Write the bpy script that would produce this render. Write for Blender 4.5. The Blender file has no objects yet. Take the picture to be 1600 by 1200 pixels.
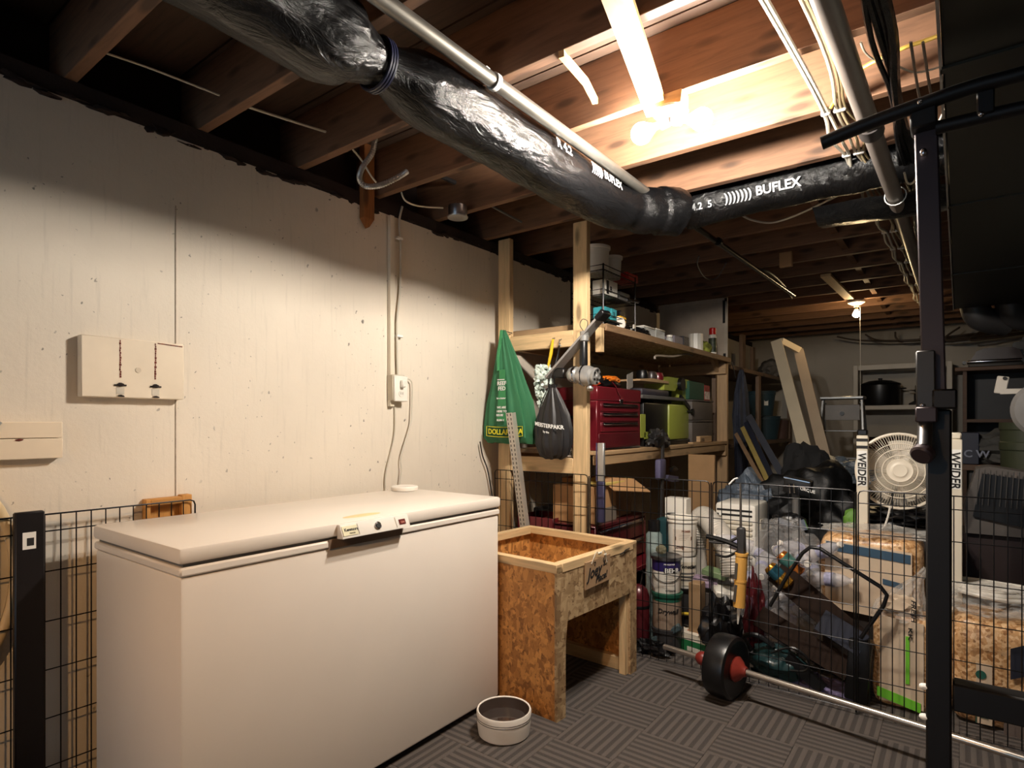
import bpy, bmesh, math, random
from mathutils import Vector, Matrix, Euler, noise
R = random.Random(7)
sc = bpy.context.scene
PI = math.pi
V = Vector

# ---------------------------------------------------------------- camera
YAW = math.radians(37.0)
EYE = V((0, 0, 1.22))
F = 928.0
cd = bpy.data.cameras.new('camera'); cam = bpy.data.objects.new('camera', cd)
sc.collection.objects.link(cam); sc.camera = cam
cd.sensor_width = 36; cd.lens = 36 * F / 1600; cd.shift_y = 0.0375
cd.clip_start = 0.02; cd.clip_end = 60
cam.location = EYE; cam.rotation_euler = (PI / 2, 0, YAW)

# ---------------------------------------------------------------- daylight that reaches the open end of the basement
w = bpy.data.worlds.new('world'); sc.world = w; w.use_nodes = True
w.node_tree.nodes['Background'].inputs[0].default_value = (0.57, 0.79, 1.0, 1)
w.node_tree.nodes['Background'].inputs[1].default_value = 1.15
sc.view_settings.view_transform = 'Standard'; sc.view_settings.look = 'None'
sc.view_settings.gamma = 1; sc.view_settings.exposure = 0.0
sc.cycles.max_bounces = 6; sc.cycles.transparent_max_bounces = 12
BULB_A, BULB_B, BULB_FAR, BULB_FILL = 1480, 1480, 230, 1750   # emission strength of the bulb glass

def at(px, py, X=None, Y=None, Z=None, t=None):
    """a point seen at a pixel of the photograph, at a known wall, distance or height"""
    u = (px - 800) / F; v = (660 - py) / F
    d = V((math.cos(YAW) * u - math.sin(YAW), math.sin(YAW) * u + math.cos(YAW), v))
    if X is not None: t = X / d.x
    elif Y is not None: t = Y / d.y
    elif Z is not None: t = (Z - EYE.z) / d.z
    return EYE + d * t

# ---------------------------------------------------------------- materials
def lin(c):
    c = c / 255
    return c / 12.92 if c <= 0.04045 else ((c + 0.055) / 1.055) ** 2.4
def rgb(c, k=1): return (min(1, lin(c[0]) * k), min(1, lin(c[1]) * k), min(1, lin(c[2]) * k), 1)
_mats = {}
class NT:
    def __init__(s, name):
        s.m = bpy.data.materials.new(name); s.m.use_nodes = True
        s.t = s.m.node_tree; s.b = s.t.nodes['Principled BSDF']; s.o = s.t.nodes['Material Output']
    def n(s, typ, **k):
        nd = s.t.nodes.new(typ)
        for a, v in k.items():
            if hasattr(nd, a) and not a.startswith('i_'): setattr(nd, a, v)
        return nd
    def l(s, a, b): s.t.links.new(a, b)
    def coord(s, scale=(1, 1, 1), rot=(0, 0, 0)):
        tc = s.n('ShaderNodeTexCoord'); mp = s.n('ShaderNodeMapping')
        mp.inputs['Scale'].default_value = scale; mp.inputs['Rotation'].default_value = rot
        s.l(tc.outputs['Object'], mp.inputs[0]); return mp.outputs[0]
    def noise(s, co, scale, detail=4, rough=.55, dist=0):
        n = s.n('ShaderNodeTexNoise'); n.inputs['Scale'].default_value = scale
        n.inputs['Detail'].default_value = detail; n.inputs['Roughness'].default_value = rough
        n.inputs['Distortion'].default_value = dist
        s.l(co, n.inputs['Vector']); return n.outputs[0]
    def ramp(s, fac, stops):
        r = s.n('ShaderNodeValToRGB'); e = r.color_ramp.elements
        while len(e) < len(stops): e.new(.5)
        for i, (p, c) in enumerate(stops): e[i].position = p; e[i].color = c
        s.l(fac, r.inputs[0]); return r.outputs[0]
    def mix(s, fac, a, b, typ='MIX'):
        x = s.n('ShaderNodeMix'); x.data_type = 'RGBA'; x.blend_type = typ
        for i, q in ((0, fac), (6, a), (7, b)):
            if hasattr(q, 'is_output'): s.l(q, x.inputs[i])
            else: x.inputs[i].default_value = q
        return x.outputs[2]
    def bump(s, h, st=.3, dist=.01):
        b = s.n('ShaderNodeBump'); b.inputs['Strength'].default_value = st; b.inputs['Distance'].default_value = dist
        s.l(h, b.inputs['Height']); s.l(b.outputs[0], s.b.inputs['Normal'])
    def base(s, c): s.l(c, s.b.inputs['Base Color'])
    def rough(s, r, metal=0): s.b.inputs['Roughness'].default_value = r; s.b.inputs['Metallic'].default_value = metal

def mat(c, rough=.55, metal=0, var=.12, sc_=7, bump=0, bs=60, emit=0, coat=0, trans=0):
    key = (tuple(c), rough, metal, var, sc_, bump, bs, emit, coat, trans)
    if key in _mats: return _mats[key]
    k = NT('surface_%03d' % len(_mats))
    co = k.coord()
    k.rough(rough, metal)
    if var: k.base(k.ramp(k.noise(co, sc_), [(.3, rgb(c, 1 - var)), (.7, rgb(c, 1 + var))]))
    else: k.b.inputs['Base Color'].default_value = rgb(c)
    if bump: k.bump(k.noise(co, bs, 5), bump, .004)
    if emit:
        k.b.inputs['Emission Color'].default_value = rgb(c); k.b.inputs['Emission Strength'].default_value = emit
    if coat: k.b.inputs['Coat Weight'].default_value = coat
    _mats[key] = k.m; return k.m

def wood(c, ax='y', rough=.6, dark=.72, knots=True, seed=0):
    key = ('wood', tuple(c), ax, rough, dark, knots, seed)
    if key in _mats: return _mats[key]
    k = NT('timber_%s_%d' % (ax, len(_mats)))
    s = {'x': (.7, 9, 9), 'y': (9, .7, 9), 'z': (9, 9, .7)}[ax]
    co = k.coord(s)
    g = k.noise(co, 5, 6, .62, .6)
    col = k.ramp(g, [(.28, rgb(c, dark)), (.5, rgb(c, .95)), (.72, rgb(c, 1.12))])
    if knots:
        s2 = tuple(2.2 if q < 1 else 7 for q in s)
        vo = k.n('ShaderNodeTexVoronoi'); vo.inputs['Scale'].default_value = 1.6; k.l(k.coord(s2), vo.inputs['Vector'])
        msk = k.ramp(vo.outputs['Distance'], [(.12, (1, 1, 1, 1)), (.24, (0, 0, 0, 1))])
        col = k.mix(msk, col, rgb(c, .38))
    k.base(col); k.rough(rough); k.bump(g, .12, .003)
    _mats[key] = k.m; return k.m

def osb_mat(tone=(1, 1, 1), name='strand_board'):
    k = NT(name); tn = lambda r, g, b: rgb((r * tone[0], g * tone[1], b * tone[2]))
    a = k.n('ShaderNodeTexVoronoi'); a.inputs['Scale'].default_value = 58
    co = k.coord((1, .38, .8), (.3, .5, .6)); nz = k.noise(co, 9, 3)
    mixv = k.n('ShaderNodeVectorMath', operation='ADD'); sv = k.n('ShaderNodeVectorMath', operation='SCALE'); sv.inputs['Scale'].default_value = .09
    k.l(nz, sv.inputs[0]); k.l(co, mixv.inputs[0]); k.l(sv.outputs[0], mixv.inputs[1]); k.l(mixv.outputs[0], a.inputs['Vector'])
    b = k.n('ShaderNodeTexVoronoi'); b.inputs['Scale'].default_value = 52; k.l(k.coord((.8, 1, .35), (.9, -.5, -.7)), b.inputs['Vector'])
    sa = k.n('ShaderNodeSeparateColor'); k.l(a.outputs['Color'], sa.inputs[0])
    sb = k.n('ShaderNodeSeparateColor'); k.l(b.outputs['Color'], sb.inputs[0])
    st = [(.0, tn(122, 94, 64)), (.2, tn(152, 122, 86)), (.55, tn(172, 142, 103)), (1, tn(198, 170, 130))]
    sel = k.ramp(k.noise(k.coord(), 17, 4, .6), [(.47, (0, 0, 0, 1)), (.53, (1, 1, 1, 1))])
    c = k.mix(sel, k.ramp(sa.outputs[0], st), k.ramp(sb.outputs[0], st))
    fl = k.ramp(k.noise(k.coord((3, 1, 2), (.4, .8, .2)), 30, 4, .6), [(.60, (0, 0, 0, 1)), (.70, (1, 1, 1, 1))])
    c = k.mix(fl, c, rgb((96, 60, 30)))
    k.base(c); k.rough(.6); k.bump(sa.outputs[0], .25, .002); return k.m

def concrete_mat(c, name='painted_concrete', pits=True):
    k = NT(name); co = k.coord()
    big = k.noise(co, 1.1, 5, .6); fine = k.noise(co, 38, 6, .7); st = k.noise(k.coord((1, 9, .55)), 7, 5, .6)
    col = k.ramp(big, [(.3, rgb(c, .90)), (.7, rgb(c, 1.05))])
    col = k.mix(k.ramp(st, [(.56, (0, 0, 0, 1)), (.80, (.5, .5, .5, 1))]), col, rgb(c, .72))
    if pits:
        for s_, th, d in ((16, .055, .30), (34, .075, .40), (7, .030, .22)):
            vo = k.n('ShaderNodeTexVoronoi'); vo.inputs['Scale'].default_value = s_
            ad = k.n('ShaderNodeVectorMath', operation='ADD'); k.l(k.coord((1, 1, .75)), ad.inputs[0])
            ns = k.n('ShaderNodeVectorMath', operation='SCALE'); ns.inputs['Scale'].default_value = .05; k.l(k.noise(co, 25, 2), ns.inputs[0]); k.l(ns.outputs[0], ad.inputs[1])
            k.l(ad.outputs[0], vo.inputs['Vector'])
            msk = k.ramp(vo.outputs['Distance'], [(th, (1, 1, 1, 1)), (th + .035, (0, 0, 0, 1))])
            gate = k.ramp(k.noise(co, 2.3 + s_ / 20, 3), [(.49, (0, 0, 0, 1)), (.58, (1, 1, 1, 1))])
            m2 = k.mix(1.0, msk, gate, 'MULTIPLY')
            col = k.mix(m2, col, rgb(c, d))
    # worn streaks where the paint has flaked
    sk = k.ramp(k.noise(k.coord((1, 14, 2.2)), 4, 6, .75, .4), [(.70, (0, 0, 0, 1)), (.74, (1, 1, 1, 1))])
    col = k.mix(sk, col, rgb(c, .62))
    k.base(col); k.rough(.85); k.bump(fine, .35, .004); return k.m

def carpet_mat():
    k = NT('striped_carpet'); co = k.coord()
    wv = k.n('ShaderNodeTexWave'); wv.inputs['Scale'].default_value = 9.4; wv.inputs['Distortion'].default_value = .25; wv.inputs['Detail'].default_value = 1
    wv.bands_direction = 'Y'; k.l(co, wv.inputs['Vector'])
    tuft = k.noise(co, 330, 2, .6)
    r = k.ramp(wv.outputs['Color'], [(.40, rgb((52, 46, 44))), (.60, rgb((92, 84, 78)))])
    c = k.mix(.32, r, k.ramp(tuft, [(.3, rgb((38, 34, 33))), (.7, rgb((112, 103, 96)))]))
    k.base(c); k.rough(.95); k.bump(k.mix(.5, wv.outputs['Color'], tuft), .7, .006); return k.m

def film_mat(tint=(235, 235, 240), clear=.72, rough=.12, name='clear_film'):
    k = NT(name); k.rough(rough)
    k.b.inputs['Base Color'].default_value = rgb(tint)
    k.b.inputs['Specular IOR Level'].default_value = .9
    tr = k.n('ShaderNodeBsdfTransparent'); mx = k.n('ShaderNodeMixShader')
    mx.inputs[0].default_value = clear
    k.l(k.b.outputs[0], mx.inputs[1]); k.l(tr.outputs[0], mx.inputs[2]); k.l(mx.outputs[0], k.o.inputs[0])
    k.bump(k.noise(k.coord((1, 1, 2)), 22, 5, .6, 1.5), .8, .01); return k.m

def crumple_mat(c=(14, 14, 15), name='crumpled_black_plastic', st=1.0, rough=.2, scale=(1, 1, 1), s=24):
    k = NT(name); k.rough(rough); k.b.inputs['Base Color'].default_value = rgb(c)
    k.b.inputs['Specular IOR Level'].default_value = .6
    a = k.noise(k.coord(scale), s, 6, .62, 1.6); k.bump(a, st, .02); return k.m

def shavings_mat():
    k = NT('wood_shavings'); co = k.coord()
    vo = k.n('ShaderNodeTexVoronoi'); vo.inputs['Scale'].default_value = 95; k.l(co, vo.inputs['Vector'])
    s_ = k.n('ShaderNodeSeparateColor'); k.l(vo.outputs['Color'], s_.inputs[0])
    k.base(k.ramp(s_.outputs[0], [(0, rgb((150, 104, 62))), (.4, rgb((196, 150, 100))), (1, rgb((226, 190, 146)))]))
    k.rough(.35); k.bump(s_.outputs[0], .5, .004); k.b.inputs['Coat Weight'].default_value = .35; return k.m

PINE = (222, 188, 140)
m_pine = {a: wood(PINE, a) for a in 'xyz'}
m_lum = {a: wood((196, 160, 118), a) for a in 'xyz'}
m_joist = wood((122, 88, 64), 'x', .7, .6)
m_deck = wood((78, 58, 44), 'x', .8, .6, False)
m_sill = mat((44, 30, 24), .9, bump=.5)
m_osb = osb_mat(); m_osb_warm = osb_mat((1.12, .93, .66), 'warm_lit_strand_board')  # second, more orange tone: warm light painted into the box panels' colour
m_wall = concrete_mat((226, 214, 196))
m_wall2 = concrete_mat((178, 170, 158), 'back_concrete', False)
m_carpet = carpet_mat()
m_film = film_mat()
m_bag_film = film_mat((225, 222, 215), .72, .2, 'bag_film')
m_black_wire = mat((20, 19, 20), .35, .6, 0)
m_black = mat((15, 14, 15), .35, 0, .1)
m_blackm = mat((24, 20, 22), .42, .3, .1)
m_crum = crumple_mat((12, 12, 13), 'crumpled_black_plastic', .55, .27, (1.1, .35, 1.1), 20)
m_crum.node_tree.nodes['Principled BSDF'].inputs['Specular IOR Level'].default_value = .34
m_galv = mat((186, 184, 180), .34, .65, .15, 5)
m_chrome = mat((200, 200, 205), .15, 1, .05)
m_steel = mat((150, 150, 152), .3, .95, .1)
m_white = mat((236, 228, 216), .4, 0, .03)
m_freez = mat((236, 224, 210), .38, 0, .02, 3, coat=.25)
m_plastic = mat((228, 222, 210), .35, 0, .03)
m_cream = mat((214, 204, 184), .45, 0, .06)
m_red = mat((108, 24, 34), .3, .1, .1, coat=.4)
m_maroon = mat((86, 24, 30), .3, .1, .1, coat=.4)
m_lime = mat((160, 168, 72), .35, 0, .05)
m_grey = mat((96, 94, 92), .5)
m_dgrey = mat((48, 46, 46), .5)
m_tape = mat((62, 60, 58), .6)
m_card = mat((172, 132, 92), .8, 0, .08, 5)
m_navy = mat((20, 24, 40), .75, 0, .2)
m_rope = mat((214, 204, 186), .8)
m_shav = shavings_mat()
m_lab = mat((226, 212, 190), .5, 0, .05)
m_ink = mat((24, 22, 22), .7, 0, 0)
m_wtxt = mat((232, 230, 224), .6, 0, 0)
m_cable = mat((206, 198, 180), .5, 0, .05)

# ---------------------------------------------------------------- geometry
class G:
    def __init__(s): s.v = []; s.f = []
    def add(s, vs, fs):
        o = len(s.v); s.v += [tuple(p) for p in vs]; s.f += [tuple(i + o for i in q) for q in fs]; return s
    def box(s, x0, x1, y0, y1, z0, z1, bev=0):
        return s.obox(((x0 + x1) / 2, (y0 + y1) / 2, (z0 + z1) / 2), (abs(x1 - x0), abs(y1 - y0), abs(z1 - z0)), bev=bev)
    def obox(s, c, d, rot=None, bev=0):
        M = (rot.to_4x4() if isinstance(rot, Matrix) else Euler(rot).to_matrix().to_4x4()) if rot is not None else Matrix()
        bm = bmesh.new(); bmesh.ops.create_cube(bm, size=1)
        for q in bm.verts: q.co = V((q.co.x * d[0], q.co.y * d[1], q.co.z * d[2]))
        if bev: bmesh.ops.bevel(bm, geom=bm.edges[:], offset=min(bev, min(d) * .45), segments=2 if bev > .006 else 1, profile=.5, affect='EDGES')
        bm.verts.index_update()
        s.add([M @ q.co + V(c) for q in bm.verts], [[q.index for q in f.verts] for f in bm.faces]); bm.free(); return s
    def beam(s, a, b, w, h, up=(0, 0, 1), bev=0):
        """a board from a to b, w across, h along up"""
        a, b = V(a), V(b); y = (b - a).normalized(); x = y.cross(V(up)).normalized(); z = x.cross(y)
        return s.obox((a + b) / 2, (w, (b - a).length, h), Matrix((x, y, z)).transposed(), bev)
    def rings(s, rs, closed=False, caps=True):
        n = len(rs[0]); o = len(s.v)
        for r in rs: s.v += [tuple(p) for p in r]
        m = len(rs)
        for i in range(m if closed else m - 1):
            for j in range(n):
                a = o + i * n + j; b = o + i * n + (j + 1) % n; i2 = (i + 1) % m
                s.f.append((a, b, o + i2 * n + (j + 1) % n, o + i2 * n + j))
        if caps and not closed:
            s.f.append(tuple(o + j for j in range(n))[::-1]); s.f.append(tuple(o + (m - 1) * n + j for j in range(n)))
        return s
    def tube(s, pts, r, n=8, closed=False, rr=None):
        pts = [V(p) for p in pts]; m = len(pts); rs = []; prev = None
        for i, p in enumerate(pts):
            a = pts[i - 1] if (i or closed) else p; b = pts[(i + 1) % m] if (i < m - 1 or closed) else p
            d = (b - a).normalized()
            if prev is None:
                u = d.cross(V((0, 0, 1))); u = u.normalized() if u.length > .05 else d.cross(V((1, 0, 0))).normalized()
            else:
                u = prev - d * prev.dot(d); u = u.normalized() if u.length > 1e-5 else d.orthogonal().normalized()
            prev = u; v = d.cross(u); q = rr[i] if rr else r
            rs.append([p + (u * math.cos(k * 2 * PI / n) + v * math.sin(k * 2 * PI / n)) * q for k in range(n)])
        return s.rings(rs, closed)
    def rod(s, a, b, r, n=10, r1=None): return s.tube([a, b], r, n, rr=[r, r1 if r1 is not None else r])
    def lathe(s, prof, c=(0, 0, 0), axis=(0, 0, 1), n=24, caps=True):
        ax = V(axis).normalized(); q = V((0, 0, 1)).rotation_difference(ax); c = V(c)
        return s.rings([[c + q @ V((r * math.cos(k * 2 * PI / n), r * math.sin(k * 2 * PI / n), z)) for k in range(n)] for r, z in prof], caps=caps)
    def blob(s, c, d, amp=.15, freq=2.5, seed=0, sub=3, flat=None):
        bm = bmesh.new(); bmesh.ops.create_icosphere(bm, subdivisions=sub, radius=1)
        for q in bm.verts:
            p = q.co.copy(); k = 1 + amp * noise.noise(p * freq + V((seed * 7.1, seed, -seed))) + amp * .5 * noise.noise(p * freq * 2.7 + V((seed, 3, seed)))
            z = p.z * k
            if flat is not None: z = max(z, flat)
            q.co = V((p.x * k * d[0] + c[0], p.y * k * d[1] + c[1], z * d[2] + c[2]))
        bm.verts.index_update()
        s.add([q.co for q in bm.verts], [[q.index for q in f.verts] for f in bm.faces]); bm.free(); return s
    def prism(s, poly, a, b, f):
        """poly (p,q) pairs swept from a to b; f(p,q,h) gives the point"""
        n = len(poly)
        vs = [f(p, q, a) for p, q in poly] + [f(p, q, b) for p, q in poly]
        return s.add(vs, [tuple(range(n))[::-1], tuple(range(n, 2 * n))] + [(i, (i + 1) % n, n + (i + 1) % n, n + i) for i in range(n)])
    def map(s, f): s.v = [tuple(f(V(p))) for p in s.v]; return s

def bezier(pts, n=10):
    """smooth curve through points"""
    P = [V(p) for p in pts]; out = []
    for i in range(len(P) - 1):
        p0 = P[max(i - 1, 0)]; p1 = P[i]; p2 = P[i + 1]; p3 = P[min(i + 2, len(P) - 1)]
        for k in range(n):
            t = k / n
            out.append(.5 * ((2 * p1) + (p2 - p0) * t + (2 * p0 - 5 * p1 + 4 * p2 - p3) * t * t + (3 * p1 - p0 - 3 * p2 + p3) * t ** 3))
    return out + [P[-1]]

def fold_bag(g, c, rows, n=40, folds=9, amp=.06, seed=0):
    """hanging or standing cloth: rows of (z, half width, half depth, dx) swept closed, folded around"""
    rs = []
    for z, wd, dp, dx in rows:
        ring = []
        for k in range(n):
            a = k * 2 * PI / n
            f = 1 + amp * math.sin(folds * a + seed + z * 3) + amp * .8 * noise.noise(V((math.cos(a) * 2, math.sin(a) * 2, z * 6 + seed)))
            ring.append((c[0] + dx + wd * f * math.cos(a), c[1] + dp * f * math.sin(a), c[2] + z + amp * .05 * math.sin(5 * a)))
        rs.append(ring)
    return g.rings(rs)

# ---------------------------------------------------------------- objects
def mesh(name, g, m, smooth=True):
    me = bpy.data.meshes.new(name); me.from_pydata(g.v, [], g.f); me.update()
    bm = bmesh.new(); bm.from_mesh(me); bmesh.ops.recalc_face_normals(bm, faces=bm.faces[:]); bm.to_mesh(me); bm.free()
    if smooth:
        me.shade_smooth(); me.set_sharp_from_angle(angle=math.radians(38))
    me.materials.append(m); return me
def raw(name, data, parent=None):
    o = bpy.data.objects.new(name, data); sc.collection.objects.link(o)
    if parent: o.parent = parent
    return o
def tag(o, label, cat, group=None, kind=None):
    if label: o['label'] = label
    if cat: o['category'] = cat
    if group: o['group'] = group
    if kind: o['kind'] = kind
    return o
class T:
    """a thing: an Empty at its base; parts are given in room coordinates (wp) or in its own (p)"""
    def __init__(s, name, label, cat, loc=(0, 0, 0), rz=0, group=None, kind=None):
        s.e = raw(name, None); s.e.location = loc; s.e.rotation_euler = (0, 0, rz)
        s.M = Matrix.Translation(V(loc)) @ Matrix.Rotation(rz, 4, 'Z'); s.I = s.M.inverted()
        tag(s.e, label, cat, group, kind)
    def p(s, name, g, m, parent=None, label=None, kind=None, smooth=True):
        o = raw(name, mesh(name, g, m, smooth), parent or s.e)
        if label: o['label'] = label
        if kind: o['kind'] = kind
        return o
    def wp(s, name, g, m, parent=None, label=None, kind=None, smooth=True):
        g.map(lambda q: s.I @ q); return s.p(name, g, m, parent, label, kind, smooth)
def one(name, g, m, label, cat, loc=(0, 0, 0), group=None, kind=None, smooth=True):
    """a thing that is one mesh; shape in room coordinates, origin moved to loc"""
    L = V(loc); g.map(lambda q: q - L); o = raw(name, mesh(name, g, m, smooth)); o.location = L
    return tag(o, label, cat, group, kind)
def copy_tree(o, parent=None):
    c = o.copy(); sc.collection.objects.link(c)
    if parent: c.parent = parent
    for ch in list(o.children): copy_tree(ch, c)
    return c
_txt = {}
def letters(s, size, f, m, th=.0012, shear=0, align='LEFT', dense=0):
    """lettering as a mesh; f(u, v, h) maps the flat text (metres) onto its surface"""
    cu = bpy.data.curves.new('lettering', 'FONT'); cu.body = s; cu.size = size; cu.shear = shear
    cu.align_x = align; cu.extrude = th / 2; cu.offset = size * .022; cu.resolution_u = 3
    o = bpy.data.objects.new('lettering', cu); sc.collection.objects.link(o)
    bpy.context.view_layer.update()
    me = bpy.data.meshes.new_from_object(o)
    bpy.data.objects.remove(o); bpy.data.curves.remove(cu)
    if dense:
        bm = bmesh.new(); bm.from_mesh(me)
        bmesh.ops.subdivide_edges(bm, edges=[e for e in bm.edges if e.calc_length() > dense], cuts=3)
        bmesh.ops.triangulate(bm, faces=bm.faces[:]); bm.to_mesh(me); bm.free()
    for q in me.vertices: q.co = f(q.co.x, q.co.y, q.co.z + th / 2)
    me.materials.clear(); me.materials.append(m); return me
def write(t, s, size, f, m, parent=None, world=False, name='lettering', **k):
    ff = (lambda u, v, h: t.I @ V(f(u, v, h))) if world else (lambda u, v, h: V(f(u, v, h)))
    return raw(name, letters(s, size, ff, m, **k), parent or t.e)

# ================================================================ the room
H_WALL, H_J, H_DECK = 2.266, 2.33, 2.565
def struct(name, g, m, **k):
    o = raw(name, mesh(name, g, m, k.get('smooth', True))); o['kind'] = 'structure'; return o
def child(name, g, m, parent, **k):
    o = raw(name, mesh(name, g, m), parent)
    for a, b in k.items(): o[a] = b
    return o
floor = struct('floor', G().box(-2.3, 3.6, -3, 8.6, -.12, -.008), m_dgrey)
tile = mesh('carpet_tile', G().box(-.1249, .1249, -.1249, .1249, -.008, 0, .002), m_carpet)
for i in range(-9, 6):
    for j in range(4, 24):
        if i < -7 and j < 12: continue
        o = raw('carpet_tile', tile, floor); o.location = (i * .25 + .125, j * .25 + .06, 0)
        o.rotation_euler = (0, 0, (PI / 2 if (i + j) % 2 else 0) + (PI if R.random() > .5 else 0))
wl = struct('wall_left', G().box(-2.5, -2.3, -3, 8.8, -.12, H_WALL), m_wall)
child('form_seam', G().box(-2.302, -2.2975, .997, 1.0, .1, H_WALL - .25), mat((164, 150, 130), .9, 0, .3, 30), wl)
child('form_seam', G().box(-2.302, -2.2965, 4.1, 4.105, .1, H_WALL), mat((164, 150, 130), .9, 0, .3, 30), wl)
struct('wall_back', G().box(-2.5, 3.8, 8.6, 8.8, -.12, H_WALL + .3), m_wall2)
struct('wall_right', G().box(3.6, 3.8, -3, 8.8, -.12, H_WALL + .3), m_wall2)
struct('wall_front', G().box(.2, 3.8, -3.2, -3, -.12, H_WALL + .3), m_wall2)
# sill plate and dark insulation along the wall top, a little ragged
g = G().box(-2.44, -2.30, -3, 8.6, H_WALL, H_J - .001)
struct('trim_1', g, m_sill)
struct('trim_2', G().box(-2.5, -2.44, -3, 8.6, H_WALL, H_DECK), m_sill)
g = G()
for i in range(150):
    y = -.4 + i * .052 + R.uniform(-.03, .03)
    g.blob((-2.30 - R.random() * .02, y, H_WALL + R.uniform(-.012, .014)), (.016, .04, R.uniform(.004, .020)), .8, 3, i, 2)
ins = child('sill_foam', g, m_sill, bpy.data.objects['trim_1'], kind='stuff')
ceil = struct('ceiling', G().box(-2.5, 3.8, -3, 8.8, H_DECK, H_DECK + .03), m_deck)
for i in range(29):                                                   # subfloor boards
    y = -3 + i * .4064
    child('subfloor_board', G().box(-2.44, 3.6, y + .002, y + .4, H_DECK - .012, H_DECK + .001), m_deck, ceil)
jy = 1.08; jm = mesh('ceiling_joist', G().box(-2.44, 3.6, 0, .038, 0, H_DECK - H_J - .013, .002), m_joist)
JY = [jy + .4225 * k for k in range(-7, 18)]
for y in JY:
    o = raw('ceiling_joist', jm, ceil); o.location = (0, y, H_J)
for k, y in enumerate(JY[:-1]):                                        # solid bridging between the joists
    if y > 2.6:
        child('blocking', G().box(-.62, -.582, y + .039, y + .4215, H_J + .03, H_DECK - .014), m_joist, ceil)

# ---- boards and bits nailed to the joists
one('strapping_board', G().beam((-.70, 1.36, 2.321), (-.855, 1.99, 2.317), .075, .018), wood((226, 176, 110), 'y', .6, .8),
    'pale strapping board nailed under the joists beside the two bare bulbs', 'board', (-.78, 1.7, 2.32))
one('bridging_stick', G().beam(at(877, 84, Z=2.32), at(915, 128, Z=2.345), .018, .02).beam(at(915, 128, Z=2.345), at(930, 158, Z=2.36), .018, .02), wood((220, 170, 110), 'y', .6, .8),
    'thin bent wooden stick nailed between two joists', 'stick', at(900, 110, Z=2.33))
one('bridging_strip', G().beam(at(1290, 430, Z=2.318), at(1327, 466, Z=2.318), .07, .02), wood((206, 170, 120), 'y', .6, .8),
    'pale strapping strip leading to the far bare bulb', 'board', at(1305, 448, Z=2.31))
one('hanging_timber', G().box(-2.298, -2.262, 1.835, 1.895, 2.20, 2.56).add([(-2.298, 1.835, 2.2), (-2.262, 1.835, 2.2), (-2.262, 1.895, 2.2), (-2.298, 1.895, 2.2), (-2.28, 1.855, 2.15), (-2.28, 1.88, 2.165)],
    [(0, 1, 4), (1, 2, 5, 4), (2, 3, 5), (3, 0, 4, 5)]), wood((150, 92, 44), 'z', .7, .6), 'broken wooden stub hanging down over the wall top', 'timber', (-2.28, 1.93, 2.2))
t = T('round_junction_box', 'round metal junction box with flat cover under a joist', 'junction box', (-2.06, 2.27, 2.25))
t.p('box_body', G().lathe([(.045, .025), (.05, .035), (.05, .08), (.03, .08)], n=12), m_steel)
t.p('cover', G().lathe([(.02, .018), (.052, .02), (.054, .026), (.04, .03)], n=24), m_galv)
one('small_ceiling_box', G().box(*sum(([at(1229, 378, Y=4.3)[i] - .04, at(1229, 378, Y=4.3)[i] + .04] for i in (0,)), []), 4.27, 4.30, 2.26, 2.36, .004), m_card,
    'small pale box fixed to the side of a dark joist', 'box', (at(1229, 378, Y=4.3)[0], 4.28, 2.3))

# ---- spiral armoured cable and loose cables
def spiral(pts, r, step):
    P = bezier(pts, 30); rr = []; Q = []; L = 0; last = P[0]; k = 0
    dense = []
    for a, b in zip(P, P[1:]):
        m = max(1, int((b - a).length / (step / 4)))
        dense += [a.lerp(b, i / m) for i in range(m)]
    return G().tube(dense, r, 10, rr=[r * (1 + .16 * math.sin(i * PI / 2)) for i in range(len(dense))])
pp = [(586, 217), (581, 240), (566, 262), (562, 280), (572, 291), (596, 289), (622, 277), (636, 268)]
one('armoured_cable', spiral([at(x, y, X=-2.0 + .012 * i) for i, (x, y) in enumerate(pp)], .0105, .012), m_galv,
    'loop of spiral armoured cable hanging from a joist near the wall', 'cable', at(570, 280, X=-2.0))
def wire(pts, r, m, label, cat='cable', name='electrical_cable', n=6, group=None, seg=8):
    P = bezier(pts, seg); return one(name, G().tube(P, r, n), m, label, cat, P[0], group)
wire([at(x, y, X=-2.05) for x, y in [(550, 232), (566, 252), (580, 275), (588, 285)]], .004, m_cable, 'short cream cable crossing the armoured cable loop')
wire([at(x, y, X=-2.1) for x, y in [(375, 163), (400, 171), (440, 184), (490, 200), (519, 209)]], .005, m_cable, 'pale cable between the dark joists near the wall')
wire([at(x, y, X=-2.1) for x, y in [(150, 78), (160, 81), (230, 105), (290, 128), (343, 149)]], .0035, m_cable, 'thin pale cable high in the darkest joist bay')
wire([at(x, y, X=-2.05) for x, y in [(627, 300), (634, 314), (655, 322), (692, 325)]], .004, m_cable, 'cream cable looping into the round junction box')
wire([at(x, y, X=-2.0) for x, y in [(768, 322), (790, 334), (815, 347)]], .006, m_grey, 'grey cable in the bay above the shelf posts')
wire([at(x, y, X=-2.15) for x, y in [(690, 276), (720, 290), (737, 303), (738, 318), (722, 324)]], .012, m_dgrey, 'dark conduit elbow beside the round junction box', 'conduit', 'conduit_elbow', 8)

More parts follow.
